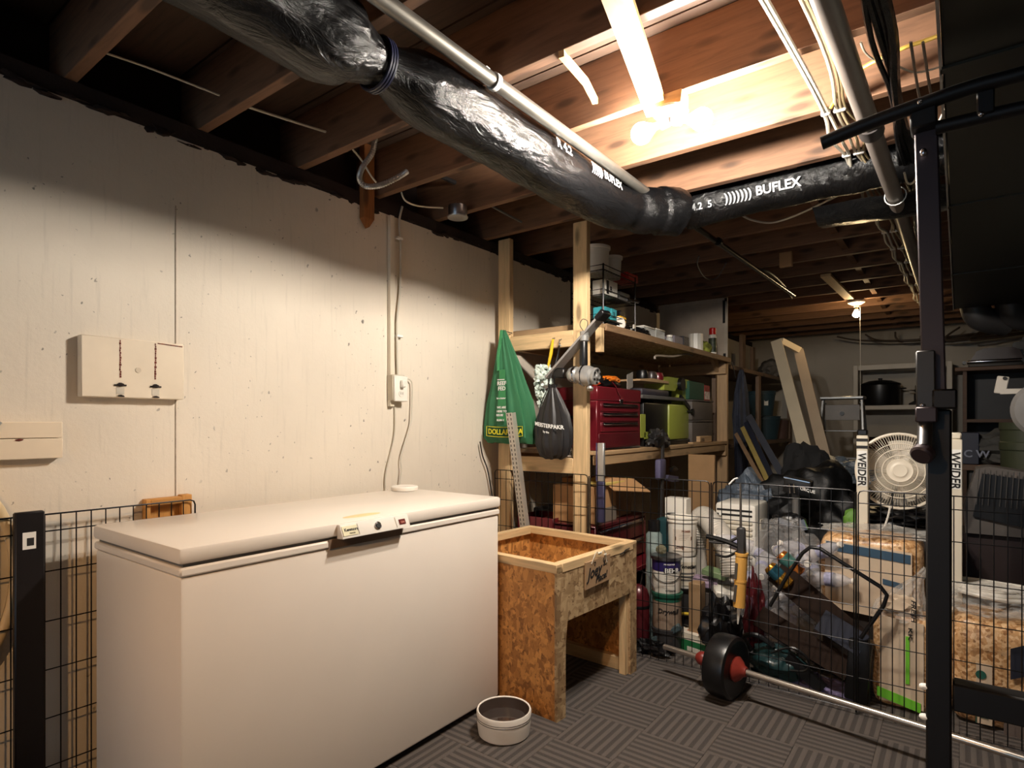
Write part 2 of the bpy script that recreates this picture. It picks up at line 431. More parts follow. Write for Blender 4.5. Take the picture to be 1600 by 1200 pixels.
# ================================================================ black insulated ducts
def duct(name, label, path, rad, lumps, seed=0, wr=.09, helix=0):
    P = bezier(path, 26); m = len(P); n = 44
    t = T(name, label, 'duct', P[0])
    rs = []; prev = None; fr = []
    for i, p in enumerate(P):
        a = P[max(i - 1, 0)]; b = P[min(i + 1, m - 1)]; d = (b - a).normalized()
        u = V((0, 0, 1)) if prev is None else prev
        u = (u - d * u.dot(d)).normalized(); prev = u; v = d.cross(u); q = i / (m - 1)
        r = rad(q); ring = []
        for k in range(n):
            an = k * 2 * PI / n
            pt = p + (u * math.cos(an) + v * math.sin(an)) * r
            f = 1 + wr * (noise.noise(V((math.cos(an) * 1.6, math.sin(an) * 1.6, q * lumps + seed + an * helix))) + .5 * abs(noise.noise(V((an * 2.2 + q * 20, q * lumps * 4, seed)))))
            ring.append(p + (pt - p) * f)
        rs.append(ring); fr.append((p, d, u, v, r))
    g = G().rings(rs)
    t.wp('plastic_sleeve', g, m_crum); return t, fr
def duct_rad(q):
    r = .105
    for c, w_, k in ((.335, .035, .42), (.86, .02, .12)): r *= 1 - k * math.exp(-((q - c) / w_) ** 2)
    if q < .30: r *= 1.12
    if q > .93: r *= 1.08
    return r
DX = -1.30
tube_a, fr = duct('insulated_duct', 'duct wrapped in crumpled black plastic below the joists, tied in at one spot', [(DX, -.1, 2.225), (DX, .6, 2.222), (DX, 1.1, 2.22), (DX + .01, 1.6, 2.22), (DX + .02, 2.1, 2.215), (DX + .05, 2.5, 2.22), (DX + .2, 2.78, 2.24)], duct_rad, 16, 3)
pt = fr[int(.335 * len(fr))]
g = G(); c, d, u, v, r = pt
for k in range(3):
    g.tube([c + d * (k * .009 - .009) + (u * math.cos(a * PI / 12) + v * math.sin(a * PI / 12)) * (.071) for a in range(24)], .005, 6, True)
tube_a.wp('tie_strap', g, mat((26, 28, 52), .4))
m_print = mat((168, 170, 172), .35, 0, .2, 30)
def cyl_text(t, s, size, y0, Xc, Zc, r, a0, along, m=m_print, **k):
    """print on a pipe that runs along Y (along=1) or along X (along=0)"""
    def f(u, v_, h):
        an = a0 + v_ / r; q = r + h + .002
        if along: return (Xc + q * math.cos(an), y0 + u, Zc + q * math.sin(an))
        return (y0 + u, Xc - q * math.cos(an), Zc + q * math.sin(an))
    return write(t, s, size, f, m, world=True, name='printed_lettering', dense=.02, **k)
cyl_text(tube_a, ')))))) BUFLEX', .046, 2.06, DX + .03, 2.218, .112, .0, 1)
cyl_text(tube_a, 'R 4.2', .05, 1.82, DX + .02, 2.218, .113, .05, 1)
cross, fr2 = duct('insulated_branch_duct', 'black wrapped branch duct running between the joists under the cables', [(-1.12, 2.98, 2.31), (-.7, 2.99, 2.335), (-.35, 2.99, 2.34), (-.1, 2.98, 2.335), (.25, 2.98, 2.33), (.9, 3.0, 2.33)], lambda q: .098 + .012 * q, 14, 9, .10)
cyl_text(cross, '))))))) BUFLEX', .056, -.90, 2.99, 2.33, .108, -.50, 0)
cyl_text(cross, 'R 4.2  5', .045, -1.10, 2.985, 2.315, .106, -.45, 0)
# sheet of black plastic sagging beside it
g = G(); nx, ny = 26, 8; vs = []
for i in range(nx):
    for j in range(ny):
        x = -.55 + i * .06; y = 3.06 + j * .05
        vs.append((x, y, 2.225 - .05 * math.sin(j / (ny - 1) * PI) - .02 * noise.noise(V((x * 5, y * 9, 0))) - .03 * i / nx))
fs = [(i * ny + j, (i + 1) * ny + j, (i + 1) * ny + j + 1, i * ny + j + 1) for i in range(nx - 1) for j in range(ny - 1)]
g.add(vs, fs)
one('plastic_sheeting', g, crumple_mat((20, 20, 21), 'loose_black_sheet', .4, .18, (1, 1, 1), 9), 'loose black plastic sheet sagging under the joists beyond the branch duct', 'sheeting', (0, 3.2, 2.2))
# steel pipe with strap
t = T('steel_pipe', 'galvanised pipe strapped along the black insulated duct', 'pipe', (-1.165, 1, 2.27))
t.wp('pipe_run', G().tube([(-1.165, -.2, 2.285), (-1.16, 2.75, 2.285)], .022, 16), mat((128, 124, 116), .38, .8, .15, 9))
t.wp('pipe_strap', G().lathe([(.0225, -.009), (.027, -.009), (.027, .009), (.0225, .009)], (-1.162, 1.45, 2.285), (0, 1, 0), 20, False).box(-1.19, -1.186, 1.441, 1.459, 2.28, 2.34), m_wtxt)
one('dark_gas_pipe', G().tube([(-1.155, 2.78, 2.285), (-1.10, 5.35, 2.275)], .016, 12).lathe([(.01, 0), (.024, 0), (.024, .03), (.01, .03)], (-1.13, 3.5, 2.28), (0, 1, 0), 12), mat((52, 48, 46), .25, .8, .1),
    'dark iron pipe running on under the far joists', 'pipe', (-1.15, 2.8, 2.28))
wire([at(x, y, Z=2.30) for x, y in [(1182, 419), (1205, 428), (1226, 448), (1237, 466)]], .008, m_dgrey, 'dark cable ending beside the iron pipe tip')
wire([at(x, y, Z=2.28) for x, y in [(1092, 400), (1090, 415), (1102, 434), (1120, 434), (1135, 410)]], .004, m_dgrey, 'thin cable loop hanging in the dark bays')

# ---- grey waste pipe, cable bundle
t = T('waste_pipe', 'thick grey waste pipe with dark couplings below the joists', 'pipe', (-.25, 1.5, 2.26))
t.wp('pipe_run', G().tube([(-.30, -.3, 2.262), (-.255, 1.9, 2.245), (-.225, 3.0, 2.20), (-.20, 6.4, 2.20)], .030, 18), mat((112, 104, 98), .35, 0, .1))
t.wp('coupling', G().lathe([(.033, 0), (.039, 0), (.039, .07), (.033, .07)], (-.243, 2.32, 2.228), (.01, 1, -.04), 18, False), mat((60, 56, 54), .4))
t.wp('hanger_wire', G().tube([V((-.222 + .04 * math.cos(a * PI / 8), 3.05, 2.20 + .04 * math.sin(a * PI / 8))) for a in range(16)], .0025, 5, True), m_wtxt)
g = G()
for k in range(4):
    g.tube(bezier([(-.185 + .01 * k + .01 * math.sin(y * 6 + k), y, 2.28 + .008 * math.cos(y * 5 + k * 2)) for y in [-.2 + .35 * j for j in range(16)]], 5), .008 + .002 * k, 6)
one('black_hose_bundle', g, m_crum, 'bundle of dark wrinkled hoses beside the grey waste pipe', 'hose', (-.18, 1, 2.28))
NM = [(1228, 66, -.015), (1236, 66, 0), (1282, 66, 0), (1290, 66, .01), (1296, 66, .02)]
cb = ['white cable stapled under the joists, outermost of the run', 'white cable running second in the stapled run', 'cream cable in the middle of the stapled run',
      'beige cable next to the grey waste pipe in the run', 'brown-stained cable nearest the grey waste pipe in the run']
tones = [(226, 220, 206), (214, 208, 192), (198, 188, 166), (176, 160, 126), (150, 132, 96)]
for k in range(5):
    off = (-.028, -.014, .012, .026, .04)[k]
    st = at(NM[k][0], 66, Z=2.318); pts = [(st.x - .06, st.y - 1.2, 2.316), tuple(st)]
    for j, y in enumerate(JY):
        if y > 2.1 and y < 7: pts.append((-.36 + .02 * (y - 2.3) + off, y + .019, 2.3245 - .0)); 
        if y > 2.1 and y < 7: pts.append((-.355 + .02 * (y - 2.1) + off * 1.5 + .012 * math.sin(k * 4 + y * 7), y + .23, 2.318 - .02 * (k % 2)))
    wire(pts, (.0062, .0062, .0055, .0055, .005)[k], mat(tones[k], .5, 0, .1, 12), cb[k], group=None)
for j, y in enumerate([q for q in JY if 2.1 < q < 7]):
    for s_ in (0, 1):
        one('cable_staple', G().box(-.398 + s_ * .04 + .02 * (y - 2.3), -.368 + s_ * .05 + .02 * (y - 2.3), y + .012, y + .026, 2.3155, 2.3315, .003), m_wtxt,
            'white staple holding the cable run to a joist', 'staple', (-.37, y, 2.32), 'cable staples along the run')
wire([at(1298, 168, Z=2.32), at(1320, 128, Z=2.345), at(1350, 105, Z=2.325), at(1405, 78, Z=2.32), at(1450, 62, Z=2.32), at(1500, 44, Z=2.32)], .006, mat((214, 176, 80), .5), 'yellow cable slanting across the joists')
wire([at(x, y, Z=2.2) for x, y in [(1413, 270), (1418, 286), (1428, 284), (1436, 262), (1440, 240)]], .004, m_cable, 'hooked end of a loose white cable')
wire([at(1455, 202, Z=2.1), at(1467, 190, Z=2.1), at(1478, 168, Z=2.1)], .004, m_cable, 'short white cable end beside the metal trunk')
wire([at(x, y, Z=2.3) for x, y in [(1345, 66), (1352, 82), (1366, 93), (1388, 97), (1425, 112), (1450, 110), (1475, 102)]], .003, m_cable, 'thin wire drooping between the waste pipe and the metal trunk')
wire([at(x, y, Z=2.27) for x, y in [(1158, 336), (1176, 344), (1205, 348), (1240, 338), (1290, 315), (1350, 285)]], .005, m_cable, 'cream cable sagging in a long curve under the branch duct')
for s_, x in (('one', 1423), ('other', 1442)):
    wire([at(x, 66, Z=2.3), at(x + 8, 120, Z=2.3), at(x + 14, 155, Z=2.3)], .004, mat((120, 110, 100), .5), 'grey wire nearest the waste pipe of a parallel pair' if s_ == 'one' else 'grey wire nearest the metal trunk of a parallel pair')
m_dirty = mat((74, 62, 52), .6)
for k in range(6):
    wire([(-1.2 + .3 * k, 8.2, 2.27), (-.9 + .2 * k, 8.25 - .04 * k, 2.20 - .02 * k), (-.2 + .2 * k, 8.3, 2.16 + .02 * (k % 3)), (.9, 8.3, 2.22), (1.6, 8.3, 2.2)], .011, m_dirty,
         'dark cable sagging above the back wall', group='cables above the back wall')

# ---- big dark metal trunk
t = T('heating_trunk', 'large dark sheet-metal heating trunk under the joists', 'duct', (.6, 2, 2.0))
m_trunk = mat((58, 58, 52), .45, .5, .08, 3)
for a, b in ((-1.6, 0.35), (.35, 1.62), (1.62, 2.66), (2.66, 3.9), (3.9, 5.1)):
    t.wp('duct_section', G().box(-.03, 1.15, a + .003, b - .003, 2.0, 2.325, .004), m_trunk)
for a in (.35, 1.62, 2.66, 3.9):
    t.wp('seam_cleat', G().box(-.034, 1.154, a - .012, a + .012, 1.994, 2.0), m_trunk)
t.wp('edge_flange', G().box(-.036, -.031, -1.6, 5.1, 1.994, 2.02), m_galv)
for k in range(3):
    one('round_duct_elbow', G().tube(bezier([(.07 + .19 * k, 5.2, 2.2), (.08 + .19 * k, 5.2, 2.05), (.12 + .18 * k, 5.22, 1.94), (.26 + .18 * k, 5.3, 1.90)], 6), .085, 16), m_dgrey,
        ['dark round duct elbow nearest the waste pipe below the trunk end', 'dark round duct elbow between two others below the trunk end', 'dark round duct elbow furthest under the trunk end'][k], 'duct', (.1 + .19 * k, 5.2, 2.1))

# ================================================================ bare bulbs
m_porc = mat((240, 236, 226), .3)
m_thr = mat((190, 180, 150), .3, .9)
def bulb(name, label, c, strength, r=.03, axis=(0, 0, -1), col=(255, 246, 234)):
    """globe hanging from c along the axis"""
    t = T(name, label, 'light bulb', c)
    m = mat(col, .4, 0, 0, emit=strength)
    ax = V(axis).normalized()
    pr = [(.013, .0), (.0135, .02)]
    g = G().lathe([(.010, 0), (.013, .002), (.0135, .022), (.011, .026)], (0, 0, 0), ax, 16); t.p('screw_base', g, m_thr)
    g = G().lathe([(.0137, .026), (r * .62, .040)] + [(r * math.sin(a), .040 + r * .75 - r * math.cos(a) + r * .1) for a in [math.radians(q) for q in range(42, 180, 12)]] + [(.001, .040 + r * .75 + r * 1.1)], (0, 0, 0), ax, 20)
    t.p('glass_globe', g, m); return t
BP = V((-.785, 1.94, 2.252))
if BP.z < 2.31: one('drop_block', G().box(BP.x - .05, BP.x + .05, BP.y - .03, BP.y + .03, BP.z + .0305, 2.3295, .003), wood((200, 160, 110), 'x'), 'small wooden block carrying the lamp holder', 'block', BP)
t = T('lamp_holder', 'white porcelain lamp holder with two sockets under a joist', 'lamp holder', BP)
t.p('ceiling_plate', G().lathe([(.055, .03), (.058, .02), (.045, .008), (.02, .0)], n=28), m_porc)
t.p('socket', G().lathe([(.016, 0), (.02, .01), (.02, .035), (.0145, .04)], (0, 0, .0), (-1, -.15, -.25), 18), m_porc)
t.p('socket', G().lathe([(.016, 0), (.02, .01), (.02, .035), (.0145, .04)], (0, 0, .0), (1, .15, -.25), 18), m_porc)
ax1 = V((-1, -.15, -.25)).normalized(); ax2 = V((1, .15, -.25)).normalized()
bulb('light_bulb', 'glowing bare bulb of the pair, on the side of the black duct', BP + ax1 * .034, BULB_A, .036, ax1)
bulb('light_bulb', 'glowing bare bulb of the pair, on the side of the cables', BP + ax2 * .034, BULB_B, .036, ax2)
FB = at(1338, 469, Y=6.2); FB.z = 2.325
t = T('ceiling_lamp_holder', 'round white lamp holder under a far joist', 'lamp holder', FB)
t.p('ceiling_plate', G().lathe([(.07, 0), (.07, -.018), (.04, -.035), (.022, -.04), (.02, -.055)], n=28), m_porc)
bulb('light_bulb', 'small glowing bulb at the far end above the back shelf', FB + V((0, 0, -.056)), BULB_FAR, .03, (0, 0, -1), (255, 220, 165))
one('pull_string', G().tube([FB + V((.03, 0, -.05)), FB + V((.032, 0, -.48)), FB + V((.032, 0, -.9))], .0022, 5).lathe([(.004, 0), (.008, .01), (.004, .03)], FB + V((.032, 0, -.93)), n=8), m_rope,
    'white pull string hanging from the far lamp holder', 'string', FB)
LP = V((-.60, -.85, 1.98))  # fill light added behind the camera, out of view
t = T('added_fill_lamp', 'added metal dome fill lamp, unseen, over the near end of the room', 'lamp', LP)
t.p('dome_shade', G().lathe([(.02, .07), (.05, .065), (.10, .02), (.125, -.045), (.123, -.047), (.097, .016), (.048, .061), (.02, .066)], n=36, caps=False), m_steel)  # added dome keeps the fill light off the upper wall and ceiling
t.p('dome_cap', G().lathe([(.03, .06), (.03, .11), (.005, .12)], n=20), m_dgrey)
t.p('hanging_cord', G().rod((0, 0, .12), (0, 0, 2.33 - 1.98), .004, 6), m_black)
bulb('light_bulb', 'added warm fill bulb under the unseen dome lamp', LP + V((0, 0, .06)), BULB_FILL, .032, (0, 0, -1), (255, 200, 138))

# ================================================================ wall fittings
t = T('painted_plywood_panel', 'cream painted board on the wall with two rusty vertical stains', 'board', (-2.3, .85, 1.4))
t.wp('board', G().box(-2.298, -2.262, .693, 1.011, 1.303, 1.505, .003), mat((230, 214, 190), .7, 0, .05))
m_rust = mat((112, 52, 40), .9, 0, .5, 90); m_blk = mat((36, 26, 22), .9, 0, .3, 60)
for y0 in (.805, .915):
    g = G()
    for k in range(16):
        z = 1.498 - k * .008
        g.box(-2.262, -2.2606, y0 - R.uniform(.0006, .0035), y0 + R.uniform(.0006, .0035), z - .007, z)
    t.wp('rust_streak', g, m_rust)
    t.wp('hook_remnant', G().blob((-2.259, y0, 1.347), (.006, .011, .007), .5, 3, y0 * 9, 2).box(-2.2615, -2.258, y0 - .018, y0 + .018, 1.343, 1.348).blob((-2.259, y0 + .002, 1.309), (.004, .012, .004), .5, 3, 5, 1), m_blk)
    t.wp('patch', G().box(-2.262, -2.2607, y0 - .012, y0 + .012, 1.315, 1.338), mat((206, 196, 178), .8))
t.wp('screw_plug', G().lathe([(.009, 0), (.009, .002)], (-2.262, .86, 1.40), (1, 0, 0), 14), mat((216, 200, 176), .8))
t.wp('paint_crack', G().beam((-2.2613, .922, 1.499), (-2.2613, 1.005, 1.495), .002, .003), m_rust)
t = T('painted_wall_board', 'low cream board on the wall with a lengthwise groove', 'board', (-2.3, .4, 1.16))
t.wp('board', G().box(-2.298, -2.266, .1, .645, 1.172, 1.222, .002), mat((228, 210, 184), .7, 0, .05))
t.wp('board', G().box(-2.298, -2.264, .1, .645, 1.108, 1.170, .002), mat((228, 210, 184), .7, 0, .05))
one('nail_head', G().blob((-2.262, .535, 1.167), (.004, .011, .004), .3, 3, 2, 1), m_rust, 'rusty bent nail in the low painted wall board', 'nail', (-2.262, .53, 1.167))
t = T('perforated_strap', 'grey perforated metal strap slanting beside the low wall board', 'strap', (-2.25, .47, 1.2))
A, B = V((-2.255, .485, 1.225)), V((-2.255, .40, 1.09))
t.wp('strap_body', G().beam(A, B, .022, .003, (1, 0, 0)), m_galv)
for k in range(6):
    t.wp('hole', G().lathe([(.003, 0), (.003, .0008)], A.lerp(B, .1 + .15 * k) + V((.0013, .003 * (-1) ** k, 0)), (1, 0, 0), 8), m_ink)
t = T('wiring_strip', 'white painted wooden strip carrying a cable down to the outlet', 'strip', (-2.3, 2.03, 1.4))
t.wp('strip', G().box(-2.298, -2.275, 2.008, 2.036, 1.30, 2.26, .002), mat((222, 210, 188), .6, 0, .05))
cblp = bezier([(-2.29, 2.10, 2.33), (-2.285, 2.075, 2.24), (-2.285, 2.085, 2.12), (-2.285, 2.08, 1.9), (-2.285, 2.06, 1.72), (-2.285, 2.065, 1.46)], 8)
t.wp('cable', G().tube(cblp, .006, 8), m_cable)
for z in (2.16, 1.66): t.wp('clip', G().box(-2.297, -2.276, 2.055, 2.095, z - .006, z + .006, .002), m_wtxt)
t = T('outlet_box', 'white surface outlet box with a plug in it', 'outlet', (-2.3, 2.06, 1.385))
t.wp('backing_box', G().box(-2.298, -2.255, 2.005, 2.09, 1.33, 1.46, .004), mat((190, 178, 156), .6))
t.wp('cover_plate', G().box(-2.255, -2.246, 2.01, 2.10, 1.325, 1.455, .006), m_white)
t.wp('socket_face', G().lathe([(.018, 0), (.018, .003), (.012, .003)], (-2.246, 2.055, 1.365), (1, 0, 0), 16), m_plastic)
t.wp('socket_slot', G().box(-2.2432, -2.242, 2.048, 2.050, 1.36, 1.372).box(-2.2432, -2.242, 2.060, 2.062, 1.36, 1.372), m_ink)
one('power_plug', G().box(-2.2455, -2.222, 2.043, 2.067, 1.395, 1.432, .005), m_plastic, 'white plug in the upper socket of the outlet box', 'plug', (-2.24, 2.055, 1.41))
wire([at(x, y, X=-2.28) for x, y in [(634, 592), (641, 594), (644, 604), (643, 650), (640, 668), (627, 712), (627, 735), (624, 765), (626, 800)]], .0035, m_cable, 'white cord from the plug dropping behind the freezer', 'cord')
wire([at(x, y, X=-2.29) for x, y in [(617, 636), (616, 680), (603, 738), (602, 765), (604, 800)]], .0035, mat((196, 186, 166), .6), 'thin cord on the wall under the outlet box', 'cord', 'wall_cord')
one('black_wall_cord', G().tube(bezier([at(x, y, X=-2.275) for x, y in [(750, 690), (754, 712), (762, 735), (769, 775)]], 8), .004, 6), m_black, 'thin black cord hanging below the green bag', 'cord', at(750, 690, X=-2.28))

# ================================================================ chest freezer
FX0, FX1, FY0, FY1 = -2.19, -1.60, .705, 2.035
t = T('chest_freezer', 'long white chest freezer standing against the painted wall', 'freezer', ((FX0 + FX1) / 2, (FY0 + FY1) / 2, 0))
t.wp('cabinet', G().box(FX0 + .004, FX1 - .004, FY0 + .004, FY1 - .004, .03, .818, .008), m_freez)
t.wp('cabinet_rim', G().box(FX0 + .001, FX1 + .001, FY0, FY1, .819, .843, .005), m_freez)
t.wp('gasket', G().box(FX0 + .012, FX1 - .010, FY0 + .012, FY1 - .012, .843, .852), m_grey)
t.wp('lid', G().box(FX0, FX1 + .004, FY0 - .003, FY1 + .003, .852, .896, .010), m_freez)
for y in (FY0 + .05, FY1 - .05):
    for x in (FX0 + .05, FX1 - .05): t.wp('foot', G().rod((x, y, 0), (x, y, .032), .018, 12), m_black)
t.wp('plinth', G().box(FX0 + .02, FX1 - .03, FY0 + .02, FY1 - .02, .012, .031), m_dgrey)
HY0, HY1 = 1.185, 1.475
hx = lambda p, q, h: (FX1 + .004 + p, h, q)
pan = t.wp('control_panel', G().prism([(0, .891), (.012, .891), (.030, .852), (.030, .848), (0, .846)], HY0, HY1, hx), m_white)
def onpan(u, v, h):     # panel face: u along Y, v up the slope
    return (FX1 + .004 + .030 - v * .42 + h + .0006, HY0 + u, .853 + v * .9)
def padd(name, u0, u1, v0, v1, m, th=.0015):
    g = G().add([onpan(u, v, h) for h in (0, th) for u, v in ((u0, v0), (u1, v0), (u1, v1), (u0, v1))], [(0, 1, 2, 3), (4, 5, 6, 7), (0, 1, 5, 4), (1, 2, 6, 5), (2, 3, 7, 6), (3, 0, 4, 7)])
    return t.wp(name, g, m, pan)
padd('badge', .004, .062, .004, .036, mat((222, 214, 178), .4))
write(t, 'Kenmore', .0145, lambda u, v, h: onpan(.010 + u, .019 + v, .0018 + h), m_ink, pan, True, th=.0006)
write(t, 'FREEZER', .006, lambda u, v, h: onpan(.028 + u, .009 + v, .0018 + h), mat((130, 120, 90), .5), pan, True, th=.0006)
padd('divider', .066, .068, .002, .038, m_cream); padd('divider', .228, .230, .002, .038, m_cream)
padd('indicator_window', .243, .272, .010, .028, mat((96, 26, 20), .3))
write(t, 'ON', .010, lambda u, v, h: onpan(.250 + u, .0145 + v, .0018 + h), mat((206, 140, 120), .5), pan, True, th=.0006)
t.wp('lid_lock', G().lathe([(.013, 0), (.013, .004), (.009, .006), (.009, .004), (.003, .004)], V(onpan(.148, .020, 0)), (1, 0, .45), 24), m_chrome, pan)
t.wp('key_slot', G().lathe([(.0088, .004), (.0088, .0048)], V(onpan(.148, .020, 0)), (1, 0, .45), 18), m_ink, pan)
t.wp('handle_recess', G().box(FX1 - .002, FX1 + .002, HY0 - .03, HY1 - .01, .817, .8465), mat((120, 98, 80), .6))
t.wp('lid_stain', G().lathe([(.05, 0), (.046, .0006)], (0, 0, 0), n=28).map(lambda q: V((-1.665 + q.x * .55, 1.34 + q.y * 1.6, .8962 + q.z))), mat((238, 208, 150), .4, 0, .05))
t.wp('lid_hinge', G().box(FX0 - .02, FX0, 1.0, 1.06, .84, .87, .003).box(FX0 - .02, FX0, 1.7, 1.76, .84, .87, .003), m_steel)
t = T('round_white_lid', 'round white plastic lid lying on the back corner of the freezer', 'lid', (-2.115, 1.955, .896))
t.p('disc', G().lathe([(.05, 0), (.062, .002), (.064, .016), (.060, .021), (.054, .019), (.01, .019)], n=36), m_white)

# ---- behind the freezer
PZ = [.936, .884, .76, .606, .456, .306, .156, .02]
def wire_panel(t, A, B, gap=.041, name='wire_panel', zs=PZ, r=.0021):
    A, B = V(A), V(B); L = (B - A).length; n = max(2, int(round(L / gap)))
    g = G(); fr_ = G()
    up = V((0, 0, 1)); d = (B - A).normalized(); top = zs[0]
    ring = [A + up * (zs[-1]), A + up * (top - .018), A + d * .005 + up * (top - .005), A + d * .018 + up * top, B - d * .018 + up * top, B - d * .005 + up * (top - .005), B + up * (top - .018), B + up * zs[-1]]
    fr_.tube(ring, r * 1.35, 6, True)
    for z in zs[1:-1]: g.rod(A + up * z, B + up * z, r, 5)
    for k in range(1, n):
        q = A.lerp(B, k / n); g.rod(q + up * zs[-1], q + up * top, r, 5)
    p = t.wp(name, g, m_black_wire); t.wp('frame_wire', fr_, m_black_wire, p)
    return p
t = T('wire_fence_panel', 'black wire pet fence panel leaning between the freezer and the wall', 'fence', (-2.25, .4, 0))
wire_panel(t, (-2.25, -.23, 0), (-2.25, .385, 0)); wire_panel(t, (-2.25, .39, 0), (-2.25, 1.045, 0))
t = T('black_flat_bar', 'tall black flat post with a white sticker beside the freezer', 'post', (-2.21, .546, 0))
t.p('post_body', G().box(-.012, .012, -.036, .036, .135, .955, .004), m_blackm)
t.p('sticker', G().box(.012, .0126, -.018, .014, .845, .895), m_wtxt); t.p('barcode', G().box(.0127, .0131, -.008, .009, .855, .878), m_ink)
t.p('foot_ring', G().box(-.014, .015, -.038, .038, .128, .137), m_grey)
t.p('curved_foot', G().prism([(-.038, .128), (.040, .128), (.036, .10), (.01, .06), (-.03, .04), (-.16, .02), (-.16, .0), (-.02, .0), (.0, .02), (-.038, .08)], -.014, .014, lambda p, q, h: (h, p, q)), m_blackm)
t = T('beige_plastic_hoop', 'beige plastic hoop leaning on the wall beside the black post', 'hoop', (-2.27, .30, .72))
cH = V((-2.272, .315, .77)); pts = []
for k in range(40):
    a = k * 2 * PI / 40; pts.append(cH + V((0, .215 * math.cos(a), .33 * math.sin(a))))
t.wp('hoop', G().tube(pts, .015, 10, True), mat((222, 196, 152), .4, 0, .05))
g = G(); vs = [cH + V((-.004, .20 * math.cos(k * 2 * PI / 40), .315 * math.sin(k * 2 * PI / 40))) for k in range(40)] + [cH + V((-.010, .20 * math.cos(k * 2 * PI / 40), .315 * math.sin(k * 2 * PI / 40))) for k in range(40)]
g.add(vs, [tuple(range(40)), tuple(range(40, 80))[::-1]] + [(k, (k + 1) % 40, 40 + (k + 1) % 40, 40 + k) for k in range(40)]); t.wp('panel', g, mat((218, 200, 168), .6))
one('dark_disc', G().lathe([(.012, -.012), (.032, -.012), (.032, .012), (.012, .012)], (-2.2, .455, .16), (.3, 1, 0), 18), m_black, 'small dark round disc at the edge beside the black post', 'wheel', (-2.2, .455, .16))
t = T('wooden_offcut_box', 'open box of orange timber offcuts behind the wire panel', 'box', (-2.28, .93, .8))
m_or = {a: wood((206, 146, 74), a) for a in 'xyz'}
x0, x1 = -2.298, -2.262
t.wp('side_panel', G().box(x0, x1, .885, .90, .55, .95, .002), m_or['z']); t.wp('side_panel', G().box(x0, x1, 1.005, 1.04, .55, .955, .002), m_or['z'])
t.wp('back_panel', G().box(x0, x0 + .008, .90, 1.005, .55, .94), m_or['z']); t.wp('top_rail', G().box(x0, x1, .90, 1.005, .925, .95, .002), m_or['y'])

# ================================================================ strand-board bench and its sign
t = T('raised_feeding_box', 'strand-board box on legs with an open pine-rimmed tray', 'box', (-1.305, 2.035, 0), math.radians(-3.2))
bx = t; W, L, Hh = .67, .665, .64
def arch(y): return y
# near end panel, full height
t.p('end_panel', G().box(-W, -.012, 0, .012, 0, Hh - .012, .001), m_osb_warm)
t.p('end_panel', G().box(-W, -.012, L - .012, L, 0, Hh - .012, .001), m_osb_warm)
t.p('front_panel', G().prism([(0, 0), (.062, 0), (.062, .30), (.075, .395), (L - .062, .395), (L - .06, 0), (L, 0), (L, Hh - .012), (0, Hh - .012)], -.012, 0, lambda p, q, h: (h, p, q)), m_osb, smooth=False)
t.p('back_panel', G().box(-W, -W + .012, .012, L - .012, .30, Hh - .012), m_osb_warm)
t.p('tray_floor', G().box(-W + .012, -.012, .012, L - .012, .425, .437), m_osb)
for a, b, c_, d_, ax in ((-W, 0, -.002, .036, 'x'), (-W, 0, L - .036, L + .002, 'x'), (-.040, .002, .036, L - .036, 'y'), (-W, -W + .038, .036, L - .036, 'y')):
    t.p('rim_rail', G().box(a, b, c_, d_, Hh - .036 if ax == 'x' else Hh - .038, Hh, .002), m_pine[ax])
for x in (-.05, -W + .012):
    for y, yy in ((.013, .051), (L - .085, L - .013)): t.p('leg', G().box(x, x + .037, y, yy, 0, .425, .002), m_pine['z'])
t.p('bottom_rail', G().box(-W + .05, -.052, L - .050, L - .0125, .0, .062, .002), m_pine['x'])
t.p('bottom_rail', G().box(-W + .05, -.052, .0125, .050, .0, .062, .002), m_pine['x'])
B = bx.M
s = T('hanging_sign', 'small brown handwritten sign hanging on string from the box rim', 'sign', B @ V((.004, .29, .5)), math.radians(-3.2))
def sq(y, z): return (y, z)
s.p('sign_board', G().prism([(-.098, .0), (.102, .008), (.104, .122), (-.096, .116)], .002, .010, lambda p, q, h: (h, p, q)), mat((166, 134, 100), .7, 0, .08, 9), smooth=False)
s.p('string', G().tube(bezier([(.011, -.055, .105), (.012, -.02, .15), (.01, .01, .138), (.012, .045, .15), (.011, .066, .108), (.013, .070, .09)], 8), .0018, 6), m_rope)
s.p('string_knot', G().blob((.012, .012, .142), (.004, .018, .006), .6, 4, 2, 2).blob((.012, .058, .128), (.003, .012, .005), .6, 4, 5, 2), m_rope)
hand = lambda y, z: (lambda u, v, h: (.0104 + h, y + u * .96, z + v + u * .12))
write(s, 'Joey', .066, hand(-.085, .040), m_ink, shear=.3, th=.001); write(s, "'s", .046, hand(.032, .078), m_ink, shear=.3, th=.001)
write(s, 'Place!', .042, hand(-.022, .014), m_ink, shear=.3, th=.001)
g = G(); g.tube([V((.0108, -.028 + .008 * (16 * math.sin(a) ** 3) / 16, .102 + .0006 * (13 * math.cos(a) - 5 * math.cos(2 * a) - 2 * math.cos(3 * a) - math.cos(4 * a)))) for a in [k * 2 * PI / 24 for k in range(24)]], .0011, 5, True)
s.p('heart_drawing', g, m_ink)
g = G().tube([V((.0108, .062 + .016 * math.cos(a), .100 + .016 * math.sin(a))) for a in [PI + k * PI / 10 for k in range(11)]], .0012, 5).rod((.0108, .056, .110), (.0108, .056, .103), .0014, 5).rod((.0108, .068, .110), (.0108, .068, .103), .0014, 5)
s.p('smile_drawing', g, m_ink)
